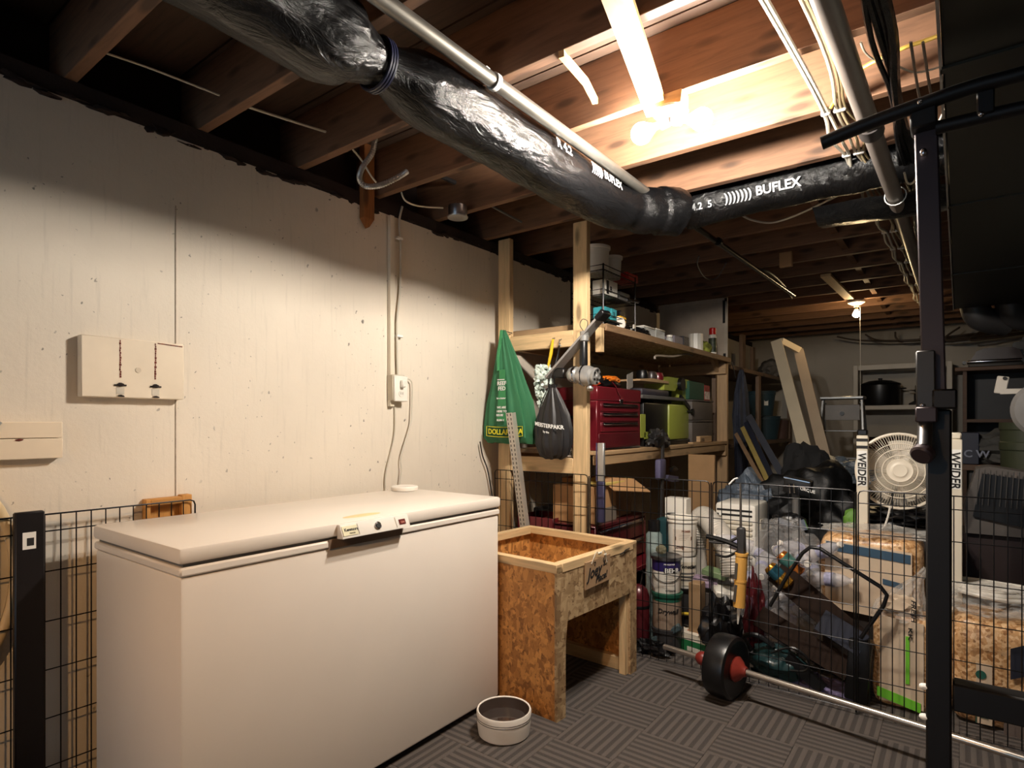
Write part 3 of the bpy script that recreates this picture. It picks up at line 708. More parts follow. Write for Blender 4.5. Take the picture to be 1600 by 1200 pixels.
one('twig_on_rim', G().tube(bezier([B @ V(q) for q in ((.004, .50, .600), (.006, .53, .606), (.005, .55, .612), (.006, .585, .616))], 4), .0025, 5), m_ink, 'short dark twig mark on the box front beside the sign', 'twig', B @ V((.004, .5, .6)))

# ---- bowl
t = T('pet_bowl', 'white glazed pet bowl of dark water in front of the freezer', 'bowl', (-1.43, 1.845, 0))
bowl = t.p('bowl', G().lathe([(.02, .0), (.092, 0), (.100, .006), (.106, .05), (.108, .092), (.105, .098), (.100, .096), (.097, .06), (.090, .022), (.02, .016)], n=56), m_white)
for z in (.066, .074): t.p('painted_band', G().lathe([(.1065, z), (.1078, z), (.1078, z + .0018), (.1065, z + .0018)], n=56, caps=False), m_ink, bowl)
t.p('glaze', G().lathe([(.0995, .094), (.0965, .06), (.0895, .0225), (.02, .017)], n=56, caps=False), mat((74, 62, 56), .3), bowl)
t.p('water', G().lathe([(.0955, .052), (.0955, .054), (.001, .054)], n=56), mat((62, 54, 50), .06, 0, .05, coat=.5))

# ================================================================ shelving unit beside the freezer
def rail(t, n, x0, x1, y0, y1, z0, z1, m, **k): return t.wp(n, G().box(x0, x1, y0, y1, z0, z1, .003), m, **k)
t = T('shelving_unit', 'tall pine shelving unit built of two-by-fours against the wall', 'shelves', (-1.93, 4.1, 0))
m_p2 = {a: wood((186, 152, 112), a) for a in 'xyz'}; m_fw = {a: wood((120, 98, 80), a) for a in 'xyz'}
PX0, PX1 = -2.205, -1.675
for x0 in (PX0 - .045, PX1 - .044):
    rail(t, 'post', x0, x0 + .089, 2.845, 2.883, 0, H_J, m_pine['z'])
for x0 in (PX0 - .045, PX1 - .044):
    rail(t, 'post', x0, x0 + .089, 5.30, 5.338, 0, 1.76, m_p2['z'])
rail(t, 'cross_rail', PX0 + .046, PX1 - .045, 2.846, 2.884, 1.645, 1.735, m_pine['x'])
rail(t, 'cross_rail', PX0 + .046, PX1 - .045, 2.846, 2.884, .93, 1.02, m_pine['x'])
rail(t, 'cross_rail', PX0 - .04, PX1 + .045, 5.26, 5.298, 1.645, 1.735, m_p2['x'])
rail(t, 'cross_rail', PX0 - .04, PX1 + .045, 5.26, 5.298, .93, 1.02, m_p2['x'])
rail(t, 'cleat', -1.66, -1.622, 2.99, 3.03, 1.62, 1.76, m_pine['z'])
rail(t, 'side_rail', -1.668, -1.632, 2.975, 5.26, .975, 1.030, m_p2['y'])
rail(t, 'side_rail', -2.28, -2.25, 2.975, 5.26, 1.675, 1.760, m_p2['y'])
rail(t, 'side_rail', -2.28, -2.25, 2.975, 5.26, .955, 1.030, m_p2['y'])
rail(t, 'shelf_board', -2.285, -1.622, 2.99, 5.335, 1.761, 1.785, m_osb, label='strand-board upper shelf'); rail(t, 'shelf_edge', -1.622, -1.606, 3.03, 5.335, 1.745, 1.786, wood((150, 118, 86), 'y', .7, .6))
rail(t, 'shelf_board', -2.285, -1.625, 2.99, 4.0, 1.031, 1.055, m_p2['y']); rail(t, 'shelf_board', -2.285, -1.625, 4.004, 5.295, 1.031, 1.055, m_p2['y'])
rail(t, 'edge_strip', -2.24, -1.70, 2.975, 2.995, 1.735, 1.79, m_p2['x'])
rail(t, 'base_board', -2.24, -1.70, 3.0, 5.2, .02, .04, m_p2['y'])
t.wp('corner_block', G().prism([(0, 0), (.14, 0), (0, -.10)], -1.72, -1.69, lambda p, q, h: (h, 5.26 - p, 1.76 + q)), m_p2['y'])
t.wp('end_panel', G().box(-2.27, -1.64, 5.339, 5.352, 1.786, 2.325), mat((192, 176, 158), .6))
t.wp('end_panel_frame', G().box(-1.665, -1.635, 5.33, 5.3385, 1.786, 2.32).box(-2.28, -1.64, 5.33, 5.3385, 2.29, 2.325), mat((196, 182, 164), .6), kind=None)
t.wp('diagonal_brace', G().beam(at(806, 545, Y=3.2), at(846, 592, Y=3.35), .02, .03), mat((176, 158, 136), .7))
t.wp('black_bracket', G().box(-1.67, -1.65, 5.322, 5.331, 1.80, 1.83).box(-1.675, -1.655, 5.322, 5.331, 2.10, 2.30), m_black)

# far shelving
t = T('far_shelving_unit', 'dim second shelving unit further along the same wall', 'shelves', (-2.0, 6.9, 0))
rail(t, 'shelf_board', -2.28, -1.76, 5.42, 8.4, 1.735, 1.775, m_fw['y']); rail(t, 'shelf_board', -2.28, -1.76, 5.42, 8.4, .97, 1.01, m_fw['y'])
for y in (5.40, 6.85, 8.36): rail(t, 'post', -1.80, -1.762, y, y + .089, 0, 1.734, m_fw['z'])
rail(t, 'base_board', -2.28, -1.80, 5.5, 8.4, .10, .12, m_p2['y'])

def boxish(name, label, cat, x0, x1, y0, y1, z0, z1, m, bev=.004, parts=(), group=None, rz=0):
    t = T(name, label, cat, ((x0 + x1) / 2, (y0 + y1) / 2, z0), rz, group)
    w_, d_, h_ = (x1 - x0) / 2, (y1 - y0) / 2, z1 - z0
    t.p('body', G().box(-w_, w_, -d_, d_, 0, h_, bev), m)
    return t, w_, d_, h_

# ---- things on the upper shelf
t = T('wire_storage_rack', 'black wire three-tier rack on the upper shelf behind the post', 'rack', (-1.79, 3.34, 1.785))
rx, ry = .11, .215
for x in (-rx, rx):
    for y in (-ry, ry): t.p('upright', G().rod((x, y, 0), (x, y, .375), .005, 6), m_black_wire)
for z in (.05, .195, .34):
    g = G().tube([(-rx, -ry, z), (rx, -ry, z), (rx, ry, z), (-rx, ry, z)], .004, 5, True)
    for k in range(1, 14): g.rod((-rx, -ry + k * 2 * ry / 14, z), (rx, -ry + k * 2 * ry / 14, z), .0018, 4)
    g.tube([(-rx, -ry, z + .03), (rx, -ry, z + .03), (rx, ry, z + .03), (-rx, ry, z + .03)], .003, 5, True)
    t.p('wire_shelf', g, m_black_wire)
def pail(name, label, c, r0, r1, h, m, lid=None, cat='bucket', group=None, rim=True):
    t = T(name, label, cat, c, 0, group)
    pr = [(.01, 0), (r0, 0), (r0 + .001, .004), (r1, h * .86)]
    if rim: pr += [(r1 + .006, h * .865), (r1 + .006, h * .9), (r1 + .001, h * .905), (r1 + .002, h * .96), (r1 + .007, h * .965), (r1 + .006, h), (r1 - .002, h)]
    else: pr += [(r1, h)]
    body = t.p('pail_body', G().lathe(pr + ([(r1 - .004, h * .9), (.01, h * .88)] if not lid else [(.01, h)]), n=32), m)
    if lid: t.p('lid', G().lathe([(r1 + .008, h - .012), (r1 + .009, h + .004), (r1 - .002, h + .007), (r1 - .008, h + .003), (.01, h + .003)], n=32), lid)
    return t
pail('white_pail', 'tall white round tub on top of the wire rack', (-1.80, 3.245, 2.130), .078, .085, .165, m_plastic, m_white, 'tub', rim=False)
pail('white_pail', 'shorter white round tub beside the tall one on the wire rack', (-1.765, 3.40, 2.130), .052, .058, .135, m_plastic, m_white, 'tub', rim=False)
one('red_tray', G().box(-1.80, -1.68, 3.46, 3.60, 2.130, 2.137, .002).box(-1.80, -1.794, 3.46, 3.60, 2.137, 2.185, .002).box(-1.686, -1.68, 3.46, 3.60, 2.137, 2.175, .002).box(-1.795, -1.685, 3.46, 3.466, 2.137, 2.18, .002).box(-1.795, -1.685, 3.594, 3.60, 2.137, 2.19, .002),
    mat((186, 40, 34), .35), 'open red plastic tray on top of the wire rack', 'tray', (-1.74, 3.53, 2.13))
t, a, b, c = boxish('small_carton', 'white carton lettered B on the middle tier of the wire rack', 'box', -1.78, -1.685, 3.17, 3.32, 1.986, 2.08, m_plastic)
t.p('black_flash', G().box(a, a + .001, -.07, -.04, .005, .085), m_ink); write(t, 'B', .05, lambda u, v, h: (a + .0015 + h, -.03 + u, .02 + v), m_ink)
boxish('grey_carton', 'dull grey carton on the middle tier of the wire rack', 'box', -1.79, -1.69, 3.36, 3.50, 1.986, 2.04, m_grey)
for k, y in enumerate((3.16, 3.245)):
    t, a, b, c = boxish('teal_carton', ['small teal carton lettered 4 on the lowest rack tier', 'teal carton lettered 3 on the lowest rack tier'][k], 'box', -1.77, -1.69, y, y + .075, 1.845, 1.915, mat((54, 148, 158), .5))
    write(t, '43'[k], .045, lambda u, v, h: (a + .001 + h, -.015 + u, .018 + v), mat((20, 50, 60), .5))
t, a, b, c = boxish('yellow_tool', 'yellow and black battery on the lowest rack tier', 'battery', -1.75, -1.685, 3.36, 3.44, 1.845, 1.885, mat((226, 168, 40), .4))
t.p('black_top', G().box(-.028, .028, -.035, .035, .0405, .075, .003), m_black)
one('flashlight', G().lathe([(.001, 0), (.018, 0), (.018, .03), (.011, .045), (.011, .12), (.001, .12)], (-1.70, 3.46, 2.003), (.3, 1, 0), 16), m_chrome, 'silver torch on the middle rack tier', 'torch', (-1.7, 3.46, 1.99))
S = lambda px, py, X=-1.70: at(px, py, X=X)
q = S(967, 493, -1.70)
t = T('headlamp', 'white round lamp head with black strap at the shelf edge', 'lamp', (q.x, q.y, 1.785))
t.p('lamp_face', G().lathe([(.01, 0), (.042, 0), (.044, .008), (.036, .016), (.01, .018)], (0, 0, .052), (.9, -.6, .1), 28), m_white)
t.p('strap', G().blob((-.05, -.02, .04), (.06, .05, .045), .35, 3, 2, 3), m_black)
t = T('grey_gutter_strip', 'grey vinyl strip with black end slanting down past the pine post', 'strip', (-1.6, 2.78, 1.5))
A, B = at(936, 500, Y=2.775), at(858, 590, Y=2.79)
t.wp('strip_body', G().beam(A, B, .012, .078, (0, 1, 0)).map(lambda p: p), mat((146, 140, 134), .6), smooth=False)
t.wp('strip_flange', G().beam(A + V((.02, -.012, .02)), B + V((.02, -.012, .02)), .004, .012, (0, 1, 0)), mat((168, 160, 152), .6))
t.wp('black_end', G().beam(A + (A - B).normalized() * .0, A + (A - B).normalized() * .06, .03, .085, (0, 1, 0), .005), m_black)
def clump(name, label, cat, c, d, m, seed, amp=.35, flat=-.8, kind=None, freq=2.2, sub=4):
    return one(name, G().blob(c, d, amp, freq, seed, sub, flat), m, label, cat, (c[0], c[1], c[2] - d[2] * .8), None, kind)
q = S(1001, 508); clump('black_pouch', 'crumpled black pouch with a white tag on the upper shelf', 'pouch', (q.x, q.y, 1.815), (.05, .10, .036), m_black, 11)
one('white_tag', G().obox(S(991, 510, -1.655), (.004, .05, .025), (0.2, .1, .2)), m_white, 'small white tag lying against the black pouch', 'tag', S(991, 510, -1.655))
m_clear = film_mat((225, 225, 220), .45, .15, 'clear_container')
def box_s(px0, px1, z1, X0, X1, *a):
    y0, y1 = at(px0, 530, X=X1).y, at(px1, 530, X=X1).y
    return X0, X1, y0, y1, 1.786, z1
for k, (a0, a1, z1) in enumerate(((1006, 1024, 1.86), (1025, 1039, 1.865))):
    t, a, b, c = boxish('clear_box', ['clear plastic box nearest the black pouch', 'clear plastic box beside the small bottle'][k], 'box', *box_s(a0, a1, z1, -1.78, -1.68), m_clear)
    t.p('lid', G().box(-a - .003, a + .003, -b, b, c + .001, c + .009, .003), m_plastic)
q = at(1046, 528, X=-1.69)
t = T('small_jar', 'small clear jar with pale lid on the upper shelf', 'jar', (q.x, q.y, 1.786))
t.p('glass', G().lathe([(.01, 0), (.026, 0), (.026, .045), (.018, .055), (.01, .055)], n=20), m_clear); t.p('lid', G().lathe([(.02, .056), (.021, .07), (.01, .07)], n=20), m_white)
boxish('grey_carton', 'lilac-grey carton on the upper shelf', 'box', *box_s(1054, 1067, 1.865, -1.76, -1.68), mat((120, 112, 120), .6))
boxish('dark_carton', 'dark patterned carton between the lilac carton and the ribbed tub', 'box', *box_s(1068, 1077, 1.88, -1.76, -1.68), mat((60, 60, 70), .6, 0, .9, 60))
q = at(1087, 530, X=-1.70)
g = G(); n = 48
rs = [[(q.x + (.055 + .003 * (k % 4 < 2)) * math.cos(k * 2 * PI / n), q.y + (.055 + .003 * (k % 4 < 2)) * math.sin(k * 2 * PI / n), 1.786 + z) for k in range(n)] for z in (0, .145)]
one('ribbed_tub', g.rings(rs), m_plastic, 'white vertically ribbed tub on the upper shelf', 'tub', (q.x, q.y, 1.786))
q = at(1102, 532, X=-1.72); clump('camouflage_pouch', 'olive and yellow mottled pouch beside the spray can', 'pouch', (q.x, q.y, 1.84), (.05, .075, .065), mat((140, 146, 60), .8, 0, .85, 22), 5, .25)
q = at(1113.5, 535, X=-1.68)
t = T('spray_can', 'white and black spray can with a red cap', 'spray can', (q.x, q.y, 1.786))
t.p('can', G().lathe([(.01, 0), (.033, 0), (.033, .165), (.026, .18), (.01, .182)], n=24), m_white)
t.p('label_wrap', G().lathe([(.0336, .03), (.0336, .15)], n=24, caps=False), mat((60, 66, 50), .5, 0, .9, 30))
t.p('cap', G().lathe([(.026, .181), (.029, .184), (.029, .232), (.024, .238), (.01, .238)], n=24), mat((200, 30, 26), .35))

# ---- hanging from the unit
m_green = mat((50, 112, 74), .75, 0, .06, 5)
t = T('green_shopping_bag', 'green reusable shopping bag hanging from a nail on the wall-side post', 'bag', (-2.09, 2.73, 1.10))
C = V((-2.10, 2.765, 1.10))
rows = [(0, .165, .022, .01), (.03, .185, .045, .0), (.12, .180, .05, .0), (.24, .150, .046, -.004), (.36, .112, .042, -.012), (.46, .082, .036, -.022), (.56, .05, .028, -.035), (.62, .028, .02, -.042), (.66, .010, .010, -.045)]
t.wp('bag_body', fold_bag(G(), C, rows, 72, 14, .10, 1), m_green)
t.wp('handle_strap', G().tube([C + V(p) for p in ((-.045, -.02, .66), (-.06, -.035, .5), (-.05, -.045, .42))], .010, 6), mat((58, 132, 80), .7))
t.wp('hang_nail', G().rod(C + V((-.045, .08, .655)), C + V((-.045, -.02, .66)), .003, 6), m_steel)
t.wp('front_patch', G().prism([(-.03, -.06), (.035, -.06), (.022, .235), (-.018, .235)], 0, .002, lambda p, q, h: (C.x + p - .01, C.y - .0685 + (q + .06) * .025 + h, C.z + .19 + q)), mat((52, 128, 76), .7), smooth=False)
def bt(s, size, x, z, m=m_wtxt, dy=0, **k): write(t, s, size, lambda u, v, h: (C.x + x + u, C.y - .0705 + (z + v - .13) * .025 - h - dy, C.z + z + v), m, world=True, **k)
bt('REEF', .032, -.042, .335); bt('FED', .032, -.035, .305); bt('__', .05, -.04, .372); bt('for a better', .014, -.044, .255); bt('WE ARE', .018, -.04, .20); bt('HERE TO', .018, -.042, .178); bt('REUSE', .018, -.044, .156); bt('20,000 X', .015, -.042, .128)
m_yt = mat((222, 210, 40), .6, 0, 0)
def arc(u, v, h): x = -.115 + u; return (C.x + x, C.y - .052 - h - .012 * math.cos(x / .18 * PI / 2), C.z + .05 + v + .35 * x * x)
write(t, 'DOLLARAMA', .042, arc, m_yt, world=True, dense=.02)
g = G()
fr_ = [arc(u, v, .001) for u, v in [(-.012 + .02 * k, -.014) for k in range(14)] + [(-.012 + .02 * k, .042) for k in range(13, -1, -1)]]
t.wp('yellow_border', G().tube(fr_, .0018, 5, True), m_yt)
t.wp('label_band', G().add([arc(u, v, -.006) for u, v in [(-.012 + .02 * k, -.014) for k in range(14)] + [(-.012 + .02 * k, .042) for k in range(14)]] , [(k, k + 1, k + 15, k + 14) for k in range(13)]), mat((30, 84, 44), .7))
# duster
t = T('fluffy_duster', 'pale green fluffy duster with a yellow handle hanging upside down', 'duster', (-1.85, 2.79, 1.3))
A, B = at(864, 530, Y=2.80), at(856, 575, Y=2.80)
t.wp('handle', G().tube([A, A.lerp(B, .5) + V((.004, 0, 0)), B], .008, 8, rr=[.007, .010, .006]), mat((232, 188, 40), .4))
g = G(); c = at(850, 602, Y=2.80)
for k in range(150):
    a_ = R.uniform(0, 2 * PI); z = R.uniform(-.12, .11); rr = .05 * (1 - .3 * abs(z) / .12)
    g.blob((c.x + rr * math.cos(a_) - z * .1, c.y + rr * .7 * math.sin(a_), c.z + z), (.013, .012, .013), 1.1, 3.5, k, 1)
t.wp('fluff', g, mat((206, 218, 208), .9, 0, .15, 40), kind='stuff')
# black drawstring sack
t = T('black_drawstring_sack', 'black drawstring sack with white lettering hanging from the rail', 'bag', (-1.79, 2.77, 1.02))
C2 = V((-1.80, 2.765, 1.02))
rows = [(0, .05, .03, .01), (.02, .085, .05, .01), (.08, .108, .062, .006), (.16, .112, .058, .0), (.24, .094, .046, .0), (.31, .062, .034, .0), (.37, .03, .022, .0), (.39, .018, .016, .0), (.41, .026, .02, .0)]
t.wp('sack_body', fold_bag(G(), C2, rows, 72, 12, .10, 4), mat((28, 25, 25), .45, 0, .1))
n0 = V((-1.795, 2.83, 1.665))
for dx in (-.02, .015): t.wp('cord', G().tube(bezier([n0, n0 + V((dx * .3, -.03, -.10)), C2 + V((dx, -.01, .42)), C2 + V((dx, 0, .38))], 6), .0035, 6), m_black)
t.wp('cord', G().tube(bezier([C2 + V((-.02, -.02, .39)), C2 + V((-.045, -.05, .30)), C2 + V((-.06, -.06, .2)), C2 + V((-.055, -.065, .12))], 6), .003, 6), m_black)
def sarc(u, v, h):
    x = -.094 + u; return (C2.x + x * .98, C2.y - .030 - .040 * math.sqrt(max(0, 1 - (x / .125) ** 2)) - h, C2.z + .185 + v * (1 + 0 * x) - .14 * (x + .09) + .5 * x * x)
write(t, 'MEISTERPAKR', .030, lambda u, v, h: sarc(u + .020, v, h + .006), m_wtxt, world=True, dense=.012, shear=-.1)
write(t, 'by the', .016, lambda u, v, h: sarc(u + .075, v - .03, h), m_wtxt, world=True, dense=.01)
one('rail_hook', G().tube([V((-1.795, 2.846, 1.69)), V((-1.795, 2.825, 1.685)), V((-1.795, 2.822, 1.655)), V((-1.785, 2.83, 1.65))], .003, 6).tube([V((-1.84, 2.846, 1.70)), V((-1.84, 2.825, 1.695)), V((-1.84, 2.82, 1.67))], .003, 6), m_steel,
    'pair of bent nails in the pine rail holding sack and duster', 'nail', (-1.8, 2.84, 1.68))
# cast metal grinder hanging on the post
t = T('hanging_grinder', 'cast metal grinder hanging by a wire in front of the pine post', 'power tool', (-1.62, 2.76, 1.4))
K = lambda x, y, Y=2.765: at(x, y, Y=Y)
t.wp('hang_wire', G().tube(bezier([K(912, 518), K(906, 508), K(910, 499), K(917, 501), K(918, 508), K(914, 516)], 6), .0022, 5), m_steel)
t.wp('handle_cap', G().lathe([(.008, .0), (.014, .004), (.016, .014), (.024, .018), (.026, .045), (.022, .050), (.024, .054), (.024, .068), (.01, .07)], K(913, 538), (0, 0, 1), 24), m_galv)
t.wp('grip', G().lathe([(.02, 0), (.022, .01), (.0215, .12), (.02, .126)], K(912, 571), (0, 0, 1), 24), m_black)
ax = (K(944, 588) - K(884, 584)).normalized()
bdy = t.wp('gear_housing', G().lathe([(.012, -.01), (.022, 0), (.036, .012), (.044, .03), (.045, .055), (.038, .062), (.040, .075), (.052, .082), (.055, .12), (.050, .145), (.036, .155), (.034, .165), (.01, .168)], K(888, 585), ax, 36), m_galv)
t.wp('band', G().lathe([(.046, .035), (.0475, .037), (.0475, .05), (.046, .052)], K(888, 585), ax, 36, False), m_chrome, bdy)
t.wp('end_disc', G().lathe([(.03, .160), (.046, .163), (.046, .174), (.040, .178), (.026, .172), (.014, .178), (.012, .186), (.002, .186)], K(888, 585), ax, 32), m_galv, bdy)
t.wp('spout', G().lathe([(.012, 0), (.018, .008), (.016, .02), (.008, .02)], K(922, 604), (.3, -.5, -1), 18), m_galv, bdy)
for k in range(1): t.wp('cooling_ring', G().lathe([(.0555, .096 + k * .016), (.0585, .098 + k * .016), (.0585, .103 + k * .016), (.0555, .105 + k * .016)], K(888, 585), ax, 36, False), m_chrome, bdy)
for k in range(6):
    a_ = k * PI / 3; q_ = V((0, 0, 1)).rotation_difference(ax); t.wp('bolt', G().lathe([(.001, .176), (.006, .177), (.006, .183), (.001, .184)], K(888, 585) + q_ @ V((.034 * math.cos(a_), .034 * math.sin(a_), 0)), ax, 8), m_black, bdy)
t.wp('rear_block', G().obox(K(876, 583, 2.79), (.07, .05, .055), (0, .1, 0), .006), m_black)
# slotted bar
t = T('slotted_metal_bar', 'perforated pale metal angle bar leaning on the fence beside the freezer', 'bar', (-2.05, 2.6, 0))
A, B = at(795, 645, Y=2.655), at(817, 822, Y=2.735)
D = (B - A).normalized(); B2 = A + D * ((A.z - .02) / -D.z)
m_perf = mat((196, 188, 176), .4, .5, .1)
side = D.cross(V((0, 1, 0))).normalized()
t.wp('bar_face', G().beam(A, B2, .042, .003, (0, 1, 0)), m_perf)
t.wp('bar_flange', G().beam(A + side * .02 + V((0, .018, 0)), B2 + side * .02 + V((0, .018, 0)), .003, .036, (0, 1, 0)), m_perf)
Lb = (B2 - A).length; me = None
g = G()
for k in range(int(Lb / .025)):
    for s_ in (-.011, .011):
        c = A + D * (.012 + k * .025) + side * s_ + V((0, -.0016, 0)); g.obox(c, (.005, .0012, .014), Matrix((side, V((0, 1, 0)), D)).transposed())
t.wp('slot', g, m_ink, kind='stuff')

# ---- lower shelf
def drawer_front(t, X, y0, y1, z0, z1, m, handle=True, d=.006):
    f = t.wp('drawer', G().box(X, X + d, y0, y1, z0, z1, .002), m)
    if handle: t.wp('handle', G().box(X + d, X + d + .014, y0 + .02, y1 - .02, z1 - .018, z1 - .012, .002).box(X + d, X + d + .004, y0 + .02, y1 - .02, z1 - .018, z1 - .002), m_chrome, f)
    return f
t = T('red_tool_chest', 'red metal tool chest with three drawers on the lower shelf', 'tool chest', (-1.85, 3.29, 1.056))
t.wp('cabinet', G().box(-2.02, -1.665, 3.02, 3.60, 1.056, 1.345, .004), m_red)
t.wp('lid', G().box(-2.02, -1.660, 3.018, 3.602, 1.347, 1.43, .006), m_red)
for z0, z1 in ((1.285, 1.335), (1.228, 1.280), (1.165, 1.223)): drawer_front(t, -1.665, 3.06, 3.56, z0, z1, m_red)
t.wp('front_panel', G().box(-1.665, -1.661, 3.04, 3.58, 1.075, 1.155, .002), m_maroon)
t.wp('latch', G().box(-1.659, -1.652, 3.29, 3.33, 1.335, 1.365, .003), m_chrome)
t.wp('side_handle', G().box(-1.90, -1.80, 3.005, 3.02, 1.24, 1.26, .004), m_black)
t.wp('base_trim', G().box(-1.665, -1.660, 3.03, 3.59, 1.060, 1.070), m_chrome)
t, a, b, c = boxish('small_white_pack', 'small white pack lying on the shelf beneath the black sack', 'pack', -1.80, -1.72, 2.90, 2.99, 1.022, 1.075, m_white)
write(t, 'BE 1', .03, lambda u, v, h: (-a + .012 + u, -b - .001 - h, .012 + v), m_ink)
t = T('orange_grip_tool', 'orange and black tool lying on top of the red chest', 'tool', (-1.70, 3.2, 1.431))
t.p('body', G().blob((0, .02, .03), (.035, .12, .03), .35, 2, 3, 3, -.8), m_black)
t.p('orange_shell', G().blob((.02, .03, .052), (.022, .10, .02), .4, 2.5, 8, 3, -.9), mat((226, 120, 30), .4))
clump('black_glove', 'crumpled black glove on the red chest behind the orange tool', 'glove', (-1.76, 3.36, 1.462), (.05, .09, .036), m_black, 21)
clump('orange_bundle', 'small red-orange bundle on the red chest close to the post', 'bundle', (-1.72, 3.07, 1.458), (.035, .05, .03), mat((206, 70, 24), .6, 0, .4), 4)
one('grey_card', G().obox((-1.69, 3.50, 1.485), (.004, .10, .10), (.25, .1, .1)), mat((150, 144, 136), .7), 'grey card propped on the red chest', 'card', (-1.69, 3.5, 1.44))
one('keychain_cord', G().tube(bezier([(-1.66, 3.2, 1.46), (-1.652, 3.24, 1.43), (-1.65, 3.26, 1.40), (-1.65, 3.30, 1.372)], 6), .003, 6).blob((-1.65, 3.30, 1.366), (.004, .008, .01), .2, 2, 1, 1), m_red, 'thin red cord dangling over the chest lid', 'cord', (-1.65, 3.2, 1.46))
t = T('band_saw', 'lime green bench band saw with grey table on the lower shelf', 'saw', (-1.78, 4.45, 1.056))
y = lambda px: at(px, 650, X=-1.70).y - 4.45
t.p('base_housing', G().box(-.10, .08, y(1046), y(1081), .035, .30, .015), m_lime)
t.p('black_base', G().box(-.12, .09, y(1044), y(1082), 0, .035, .006), m_black)
t.p('column', G().box(-.03, .06, y(1070), y(1081), .30, .50, .006), m_lime)
t.p('upper_housing', G().prism([(y(1040), .40), (y(1040), .47), (y(1046), .50), (y(1078), .50), (y(1081), .46), (y(1078), .43), (y(1060), .43), (y(1057), .40)], -.09, .07, lambda p, q, h: (h, p, q)), m_lime)
t.p('wheel_guard', G().lathe([(.01, 0), (.05, 0), (.05, .03), (.01, .03)], (.068, y(1064), .455), (1, 0, 0), 24), m_black)
t.p('table', G().box(-.12, .10, y(1000), y(1066), .325, .35, .004), m_grey)
t.p('motor', G().lathe([(.01, 0), (.06, .005), (.065, .1), (.03, .13)], (-.02, y(1022), .27), (0, 1, .0), 24), m_black)
t.p('motor_block', G().box(-.10, .07, y(1008), y(1046), .0, .30, .01), m_black)
t.p('lime_stripe', G().box(.07, .075, y(1002), y(1010), .06, .22, .004).box(.07, .075, y(1008), y(1014), .05, .10, .004), m_lime)
t.p('knob', G().lathe([(.008, 0), (.008, .03), (.02, .032), (.022, .05), (.008, .05)], (.08, y(1074), .25), (1, 0, 0), 16), m_black)
t.p('guide_arm', G().beam((.085, y(1062), .36), (.085, y(1084), .22), .02, .03), m_black)
one('plywood_offcut', G().prism([(y(1001), 0), (y(1045), .004), (y(1045), .02), (y(1020), .026), (y(1001), .012)], -1.90, -1.70, lambda p, q, h: (h, 4.45 + p, 1.50 + q)), m_p2['y'], 'curved plywood offcut lying above the saw table', 'offcut', (-1.8, 4.1, 1.5))
for k, (px, m, l) in enumerate(((1012, m_black, 'black helmet-shaped cap on the plywood offcut'), (1026, mat((60, 50, 48), .3), 'dark glass jar on the plywood offcut'), (1036, m_red, 'red screw pot at the end of the plywood offcut'))):
    yy = at(px, 610, X=-1.72).y; one(('cap_lid', 'glass_jar', 'screw_pot')[k], G().lathe([(.01, 0), (.04, 0), (.042, .03), (.034, .055), (.01, .062)], (-1.76, yy, 1.525), (0, 0, 1), 20), m, l, 'jar' if k else 'cap', (-1.76, yy, 1.525))
one('power_pack', G().box(-1.83, -1.71, 4.45 + y(1006), 4.45 + y(1048), 1.408, 1.455, .015), mat((58, 54, 64), .5), 'dark grey case lying on the band saw table', 'case', (-1.77, 4.1, 1.41))
q0, q1 = at(1083, 650, X=-1.66).y, at(1117, 650, X=-1.66).y
for k, (z0, z1) in enumerate(((1.056, 1.235), (1.237, 1.40))):
    t, a, b, c = boxish('grey_bin', ['lower grey plastic bin at the end of the lower shelf', 'upper grey plastic bin at the end of the lower shelf'][k], 'bin', -2.0, -1.67, q0 + .01, q1 - .02, z0, z1 - .012, mat((92, 84, 78), .6), .01)
    t.p('lid', G().box(-a - .006, a + .006, -b - .006, b + .006, c, c + .012, .004), mat((84, 78, 74), .6))
t, a, b, c = boxish('green_carton', 'dark green carton on the grey bins', 'box', -1.95, -1.69, q0, (q0 + q1) / 2 + .08, 1.402, 1.545, mat((32, 76, 58), .6))
t, a, b, c = boxish('red_patterned_carton', 'red and white patterned carton on the grey bins', 'box', -1.9, -1.69, (q0 + q1) / 2 + .09, q1 - .04, 1.402, 1.53, mat((150, 60, 54), .5, 0, .5, 30))
t.p('white_band', G().box(a, a + .001, -b, b, .01, .075), mat((210, 190, 180), .5, 0, .5, 60))
t, a, b, c = boxish('wooden_game_block', 'small pale wooden block with printed faces at the shelf edge', 'block', -1.72, -1.64, at(1094, 680, X=-1.64).y, at(1112, 680, X=-1.64).y, 1.056, 1.11, m_lum['y'])
write(t, '1 5 3', .035, lambda u, v, h: (a + .001 + h, -b + .02 + u, .012 + v), m_ink)
one('flat_stick', G().box(-1.68, -1.64, at(1083, 690, X=-1.64).y, at(1093, 690, X=-1.64).y + .05, 1.056, 1.066), m_lum['y'], 'flat wooden stick beside the band saw base', 'stick', (-1.66, 4.8, 1.056))
q = at(1034, 690, X=-1.62); clump('grey_rag_bundle', 'dark grey rag bundle hanging over the lower shelf edge', 'rag', (q.x - .03, q.y, 1.10), (.06, .12, .07), m_dgrey, 31, .5)
one('metal_bracket', G().tube(bezier([at(1023, 561, X=-1.66), at(1026, 556, X=-1.66), at(1052, 557, X=-1.66), at(1072, 553, X=-1.66), at(1082, 556, X=-1.66)], 5), .008, 6), mat((150, 136, 122), .5), 'pale rod tucked under the upper shelf', 'rod', at(1040, 557, X=-1.66))

